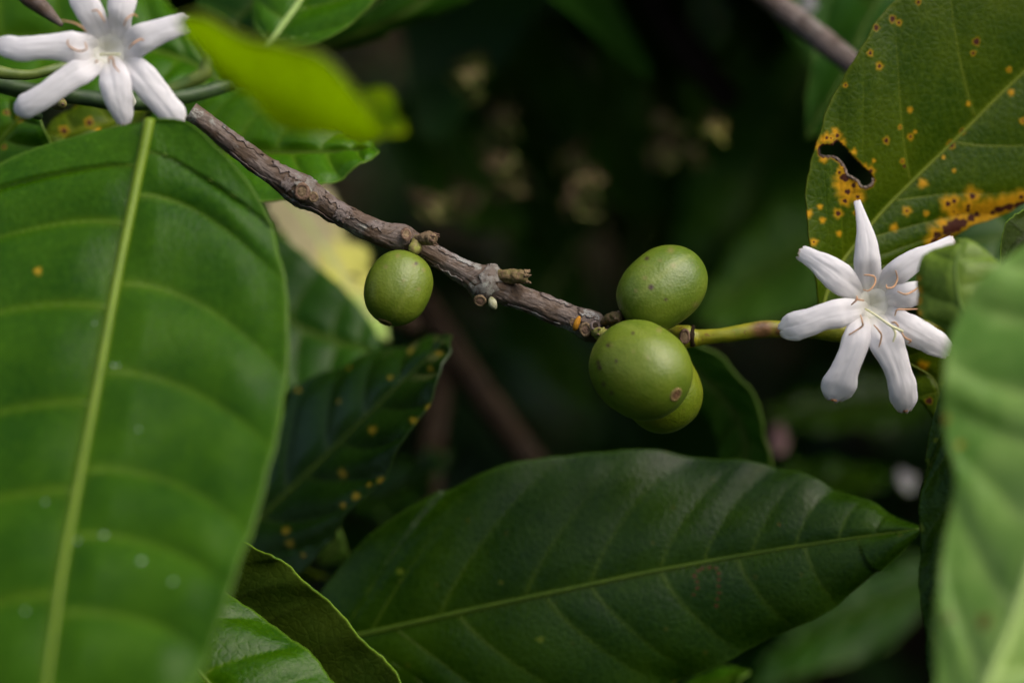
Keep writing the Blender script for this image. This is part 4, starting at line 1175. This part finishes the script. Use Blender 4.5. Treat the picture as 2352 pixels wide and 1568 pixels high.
dd = np.linalg.norm(SV.reshape(-1, 3) - pc, axis=1)
core = np.clip(1.6 - dd / (24 * K * 420), 0, 1)
pc2 = P(*Z5(175, 935), 418.5)
core = np.maximum(core, np.clip(1.4 - np.linalg.norm(SV.reshape(-1, 3) - pc2, axis=1) / (15 * K * 420), 0, 1))
sh = mk('green_shoot', SV.reshape(-1, 3), grid_faces(300, 36, close=True), M['shoot'], branch, attrs={'core': core}, uv=SUV.reshape(-1, 2))
sh['label'] = 'young yellow-green shoot end of the branch'
scar_at(*Z6(2098, 778), 418.6, 15, FR - .1 * RGT, sh, seed=8, squash=.72)
c_, r_ = px_path([(*Z6(2150, 715), 421, 5), (*Z6(2145, 750), 419.5, 6), (*Z6(2142, 790), 419.2, 6), (*Z6(2150, 835), 420, 6)], 20)
tube('node_ridge', c_, r_, M['bark_red'], sh, ns=8, bump=lambda s, a: 1 + .4 * fbm(s * 2, a, 0))


# ------------------------------------------------------------------ cherries
def cherry(label, u, v, d, La, Sb, ang, tilt, mat, spots=(), seam_side=0.0, flat=.93, seed=0, navel=True, power=2.25):
    """green fruit: half length La, half width Sb (picture units), long axis at ang in the picture, tilted towards the viewer"""
    c = P(u, v, d)
    k = K * d
    a = math.radians(ang)
    ax = math.cos(a) * RGT + math.sin(a) * UPV
    ax = ax * math.cos(tilt) - FWD * math.sin(tilt)
    ax /= np.linalg.norm(ax)
    b1 = np.cross(ax, FWD)
    b1 /= np.linalg.norm(b1)
    b2 = np.cross(b1, ax)
    if np.dot(b2, -FWD) < 0:
        b2 = -b2
    root = empty('coffee_cherry', c - ax * La * k, label, 'cherry', 'green coffee cherries on the branch')
    n, m = 90, 120
    V = np.zeros((n, m, 3))
    UV = np.zeros((n, m, 2))
    seam = np.zeros((n, m))
    for i in range(n):
        f = math.pi * (i + .02) / (n - 1 + .04)
        x = -math.cos(f)
        rr = (1 - abs(x) ** power) ** (1 / power)
        rr *= 1 - .05 * x * x * x
        for j in range(m):
            q = 2 * math.pi * j / m
            sm = math.exp(-((math.sin(q - seam_side)) / .10) ** 2)
            w = 1 + .022 * fbm(x * 1.3 + seed, math.cos(q) * 1.2, math.sin(q) * 1.2) - .010 * sm * (1 - x * x) + .006 * math.sin(3 * q + seed)
            V[i, j] = c + k * (ax * La * x + w * rr * Sb * (b1 * math.cos(q) + b2 * flat * math.sin(q)))
            UV[i, j] = (j / m, x * 2)
            seam[i, j] = sm * (1 - x ** 4)
    pts = V.reshape(-1, 3)
    rel = pts - EYE
    dep = rel @ FWD
    pu, pv = 1176 + (rel @ RGT) / (K * dep), 784 - (rel @ UPV) / (K * dep)
    tan, core = np.zeros(len(pts)), np.zeros(len(pts))
    for (su, sv, r, kind) in spots:
        m_ = np.clip(1.4 - np.hypot(pu - su, pv - sv) / r, 0, 1) * (dep < d)
        if kind:
            core = np.maximum(core, m_)
        else:
            tan = np.maximum(tan, m_)
    skin = mk('skin', pts, grid_faces(n, m, close=True), M[mat], root, attrs={'seam': seam, 'tan': tan, 'core': core}, uv=UV.reshape(-1, 2))
    if navel:
        e = c + ax * La * k * 1.0
        rr = e - EYE
        dp = rr @ FWD
        nu, nv = 1176 + (rr @ RGT) / (K * dp), 784 - (rr @ UPV) / (K * dp)
        scar_at(nu, nv, dp, 15, ax, root, mats=('navel_rim', 'navel'), name='navel', seed=seed)
    return root, c - ax * La * k


c1, s1 = cherry('single round green cherry hanging under the middle of the branch', 914, 662, 412, 88, 76, -110, .28, 'cherry', seed=1, seam_side=1.2,
                spots=[(*Z6(400, 330), 5, 0), (*Z6(415, 320), 4, 1), (*Z6(462, 358), 5, 0), (*Z6(225, 340), 5, 0), (*Z6(335, 425), 4, 0), (*Z6(430, 480), 5, 0), (*Z6(300, 270), 6, 0)])
c2, s2 = cherry('upper green cherry of the cluster, with a brown dot', 1522, 662, 414, 112, 89, 38, -.3, 'cherry', seed=2, seam_side=1.25, navel=False,
                spots=[(*Z6(1888, 468), 7, 1), (*Z6(1862, 288), 5, 1), (*Z6(2012, 236), 8, 0), (*Z6(2028, 332), 6, 0), (*Z6(2170, 580), 7, 0), (*Z6(1792, 490), 5, 0), (*Z6(1945, 300), 4, 0), (*Z6(1850, 410), 6, 0), (*Z6(1980, 545), 4, 1)])
c3, s3 = cherry('front green cherry of the cluster, brown navel facing the viewer', 1472, 850, 407, 126, 110, -36, .74, 'cherry', seed=3, seam_side=.9,
                spots=[(*Z6(1618, 832), 5, 1), (*Z6(1640, 832), 4, 0), (*Z6(1556, 940), 5, 1), (*Z6(1566, 972), 6, 1), (*Z6(1775, 755), 4, 1), (*Z6(1670, 930), 4, 1), (*Z6(1590, 1075), 5, 1), (*Z6(1940, 735), 7, 0), (*Z6(1780, 870), 4, 0), (*Z6(1870, 910), 4, 0), (*Z6(1640, 1130), 5, 1)])
c4, s4 = cherry('yellowish green cherry half hidden behind the front one', 1516, 892, 420, 104, 93, -58, .1, 'cherry_yellow', seed=4, seam_side=.4, navel=False)


def stalk(parent, pts, mat='stalk'):
    c, r = px_path(pts, 24)
    return tube('stalk', c, r, M[mat], parent, ns=16, bump=lambda s, a: 1 + .15 * fbm(s * 1.2, math.cos(a) * 2, math.sin(a) * 2))


stalk(c1, [(*Z6(425, 165), 414, 12), (*Z6(418, 195), 413, 13), (*Z6(408, 225), 412.5, 15), (*Z6(395, 250), 412.5, 12)])
stalk(c2, [(*Z6(1650, 690), 418, 12), (*Z6(1690, 665), 416, 13), (*Z6(1725, 640), 415, 13), (*Z6(1760, 610), 415, 10)])
stalk(c3, [(*Z6(1560, 770), 416, 12), (*Z6(1590, 765), 413, 13), (*Z6(1630, 780), 412, 13)])
stalk(c4, [(*Z6(1640, 760), 420, 12), (*Z6(1740, 800), 420, 13), (*Z6(1840, 850), 420, 13)])


# ------------------------------------------------------------------ flowers
def flower(label, zoom, zk, d0, petals, stamens, styles, throat, tube_to, brown_tips=(), tip_seeds=0):
    tc = P(*zoom(*throat[:2]), d0 + 3)
    root = empty('coffee_flower', tc, label, 'flower', 'open white coffee flowers')
    zs = zk * 0.574219
    for k, (mid, dl) in enumerate(petals):
        arr = np.array([(*zoom(x, y), d0 + (dd if q < 2 else dd * .55 - .4), w / zk * .574219) for q, ((x, y, w), dd) in enumerate(zip(mid, dl))])
        n, m = 64, 29
        c = catmull(arr, np.linspace(0, len(arr) - 1, n))
        ctr = P(c[:, 0], c[:, 1], c[:, 2])
        ff = np.linspace(0, 1, n)
        w = np.maximum(c[:, 3], .5) * K * c[:, 2] * (1.0 + .16 * smooth(ff, .72, 1.0))
        tan = np.gradient(ctr, axis=0)
        tan /= np.linalg.norm(tan, axis=1)[:, None]
        sd = np.cross(tan, FR)
        sd /= np.linalg.norm(sd, axis=1)[:, None]
        out = np.cross(sd, tan)
        th = np.radians(np.linspace(-102, 102, m))
        V = np.zeros((n, m, 3))
        rs = np.random.default_rng(k * 7 + tip_seeds)
        ph = rs.uniform(0, 6, 3)
        for i in range(n):
            f = i / (n - 1)
            dip = .16 * math.exp(-((f - .12) / .18) ** 2)
            for j in range(m):
                a = th[j]
                arch = .10 + .34 * min(1, f / .3) ** 1.5
                prof = arch * math.cos(a) - dip * math.exp(-(a / .35) ** 2) + .05 * math.sin(a * 2 + ph[0] + f * 5) + .05 * fbm(a * 2.2 + k * 4, f * 5, tip_seeds + 2, 3)
                prof -= .045 * math.exp(-((a - .12) / .10) ** 2) * math.sin(math.pi * f)
                x = math.sin(a) if abs(a) < 1.57 else math.copysign(1 - .35 * (abs(a) - 1.57), a)
                wob = 1 + .06 * fbm(f * 7 + k * 3, (1 if a > 0 else -1) * 2.2, tip_seeds, 3)
                rag = max(0, f - .86) / .14
                V[i, j] = ctr[i] + w[i] * wob * (sd[i] * x * (1 + .25 * max(0, 1 - f / .2)) + out[i] * (prof - .2)) + tan[i] * rag * w[i] * (.55 * fbm(a * 2.4 + k * 5, k, tip_seeds, 4) - .12 * a * a)
        o = mk('petal', V.reshape(-1, 3), grid_faces(n, m), M['petal'], root, attrs={'along': np.repeat(np.linspace(0, 1, n), m)},
               uv=np.stack(np.meshgrid(np.linspace(0, 1, n), np.linspace(0, 1, m), indexing='ij')[::-1], -1).reshape(-1, 2))
        so = o.modifiers.new('thickness', 'SOLIDIFY')
        so.thickness, so.offset = .00035, 0
        if k in brown_tips:
            c_, r_ = ctr[-5:] + out[-5:] * .1, np.array([.4, .75, .8, .65, .3]) * w[-6] * .42
            tp = tube('withered_tip', c_, r_, M['petal_tip'], o, ns=12, bump=lambda s, a: 1 + .4 * fbm(s * 3, math.cos(a) * 2, math.sin(a) * 2))
            tp['label'] = 'brown withered petal tip'
    # throat: a funnel leading into the corolla tube
    x0, y0, R, ox, oy = throat
    prof = [(1.2, 2.6), (.95, 2.3), (.7, 2.6), (.5, 3.2), (.3, 3.9), (.14, 4.3), (.01, 4.4)]
    V = []
    Rm = R / zk * .574219 * K * d0
    cu, cv = zoom(x0, y0)
    su, sv = zoom(x0 + ox, y0 + oy)
    for q, dz in prof:
        f = max(0, min(1, (dz - 2.3) / 3))
        cc = P(cu + (su - cu) * f, cv + (sv - cv) * f, d0 + dz)
        for j in range(28):
            a = 2 * math.pi * j / 28
            V.append(cc + Rm * q * (RGT * math.cos(a) + UPV * math.sin(a)) * (1 + .05 * math.sin(7 * a)))
    th = mk('throat', V, grid_faces(len(prof), 28, close=True), M['throat'], root)
    so = th.modifiers.new('thickness', 'SOLIDIFY')
    so.thickness, so.offset = .0003, 1
    c_, r_ = px_path([(su, sv, d0 + 4.5, R / zk * .574 * .42), (su * .6 + tube_to[0] * .4, sv * .6 + tube_to[1] * .4, d0 + 8, R / zk * .574 * .36), (tube_to[0], tube_to[1], tube_to[2], R / zk * .574 * .34)], 16)
    tube('corolla_tube', c_, r_, M['throat'], root, ns=18, caps=False)
    for pts in stamens:
        q = np.array([(*zoom(x, y), d0 + z, 2.1) for x, y, z in pts])
        c_, r_ = px_path(q, 34)
        r_ = r_ * (np.sin(np.linspace(.25, 2.85, 34)) * .6 + .45)
        tube('stamen', c_, r_, M['stamen'], root, ns=8)
    for pts in styles:
        q = np.array([(*zoom(x, y), d0 + z, w) for x, y, z, w in pts])
        c_, r_ = px_path(q, 30)
        tube('style', c_, r_, M['style'], root, ns=8)
    return root


D5 = 410
z = -3.0                                          # the stamens lie just in front of the petals


def st(*pts):
    return [(x, y, -2.6 - .5 * math.sin(i * 1.7)) for i, (x, y) in enumerate(pts)]


flower('white star flower on the right shoot with brown curled stamens', Z5, 1.4936, D5,
       [([(722, 720, 40), (712, 640, 66), (702, 520, 76), (697, 420, 64), (684, 320, 42), (664, 240, 26), (650, 190, 18), (640, 155, 14)], [3, 1, -1, -1.5, -1, 0, 1, 2]),
        ([(690, 730, 36), (630, 680, 66), (550, 625, 88), (470, 562, 80), (400, 515, 58), (340, 480, 44), (298, 460, 36)], [3, .6, -1.4, -2, -1.2, .5, 2]),
        ([(700, 790, 30), (640, 805, 60), (550, 822, 80), (440, 848, 74), (340, 885, 78), (265, 905, 82), (210, 918, 60), (180, 922, 30)], [3, .2, -1.8, -2.4, -2, -.8, 1, 2]),
        ([(690, 820, 28), (668, 870, 56), (645, 960, 78), (608, 1070, 76), (570, 1160, 78), (540, 1240, 96), (515, 1300, 84), (500, 1345, 40)], [3, .2, -2, -2.6, -2.2, -1.2, .6, 2]),
        ([(735, 830, 34), (768, 890, 72), (810, 980, 98), (858, 1090, 84), (892, 1190, 74), (916, 1280, 82), (924, 1350, 70), (925, 1412, 34)], [3, 0, -2.2, -2.8, -2.4, -1.6, 0, 2]),
        ([(780, 810, 36), (850, 850, 66), (930, 905, 82), (1030, 960, 80), (1120, 1010, 70), (1190, 1060, 40)], [3, .2, -1.6, -2, -1.2, 1]),
        ([(790, 760, 34), (860, 738, 62), (930, 720, 70), (1030, 700, 64), (1110, 690, 44)], [3, 1, -.4, -.6, .8]),
        ([(765, 720, 34), (812, 640, 56), (890, 576, 70), (990, 508, 60), (1080, 462, 46), (1150, 425, 34), (1215, 385, 22)], [3, 1, -.6, -1, -.4, 1, 2.5])],
       [st((675, 685), (710, 690), (745, 650), (745, 610), (712, 598), (680, 597)), st((815, 655), (820, 675), (860, 665), (880, 620), (870, 570)), st((880, 695), (930, 712), (980, 690), (1000, 672)),
        st((865, 840), (880, 805), (930, 803), (1000, 800)), st((638, 722), (637, 745), (605, 775)), st((628, 742), (650, 745), (682, 750)), st((660, 835), (670, 875), (668, 905), (590, 955)),
        st((740, 895), (770, 930), (785, 965), (765, 1050)), st((845, 880), (870, 882), (888, 905)), st((905, 935), (925, 970), (960, 990), (945, 1006))],
       [[(690, 800, 1, 2.6), (740, 830, -2, 2.6), (800, 872, -3.6, 2.8), (850, 905, -4, 3.2), (915, 935, -4, 2.4)], [(845, 900, -3.9, 2.8), (868, 945, -4, 2.6), (855, 995, -3.8, 2)]],
       (735, 770, 92, -20, 8), (*Z5(640, 900), 420), brown_tips=(3, 4), tip_seeds=11)

D1 = 399
flower('large white flower with slender petals in the top left corner', Z1, 2.1191, D1,
       [([(850, 425, 55), (760, 400, 105), (640, 398, 128), (480, 395, 108), (320, 402, 94), (180, 415, 98), (60, 395, 84), (-30, 380, 50)], [3, 1, -1, -2, -2.4, -2, -1, 1]),
        ([(860, 480, 45), (790, 535, 90), (690, 595, 112), (560, 680, 104), (410, 785, 98), (280, 865, 98), (200, 905, 92), (140, 935, 50)], [3, 1, -1, -2, -2.4, -2, -1, 1]),
        ([(910, 490, 50), (930, 560, 96), (965, 660, 128), (990, 780, 122), (1015, 890, 104), (1040, 980, 78), (1050, 1055, 44)], [3, 1, -1, -1.6, -1, 0, 1]),
        ([(1000, 470, 50), (1090, 540, 96), (1190, 640, 118), (1295, 765, 120), (1390, 880, 108), (1465, 970, 102), (1520, 1045, 62)], [3, 1, -.6, -1, -.6, 0, 1]),
        ([(990, 420, 60), (1090, 385, 120), (1200, 330, 124), (1330, 275, 102), (1450, 232, 92), (1540, 205, 86), (1600, 190, 74)], [3, 1, -.4, -.8, -.6, .4, 1.6]),
        ([(960, 370, 55), (1000, 240, 92), (1015, 130, 98), (1030, 20, 114), (1060, -120, 100), (1085, -230, 60)], [3, 1, -.4, -.6, .4, 2]),
        ([(890, 370, 55), (835, 250, 92), (775, 130, 106), (712, 10, 112), (655, -110, 98), (600, -230, 50)], [3, 1, -.4, -.6, .4, 2])],
       [[(730, 270, -3), (690, 230, -3.6), (620, 195, -3.6), (520, 175, -3)], st((720, 360), (732, 415), (680, 435), (610, 410), (572, 370), (580, 335)), st((890, 190), (862, 140), (825, 90), (780, 95)),
        st((1050, 222), (1072, 165), (1130, 125), (1168, 145)), st((1090, 415), (1130, 370), (1190, 335), (1222, 345)), st((922, 540), (926, 490), (955, 500), (970, 560), (1012, 612)), st((805, 535), (818, 520), (830, 525))],
       [[(850, 465, 0, 3), (930, 462, -2, 3), (1015, 462, -3, 2.6)]],
       (920, 420, 140, -30, 18), (300, 235, 420), brown_tips=(), tip_seeds=31)
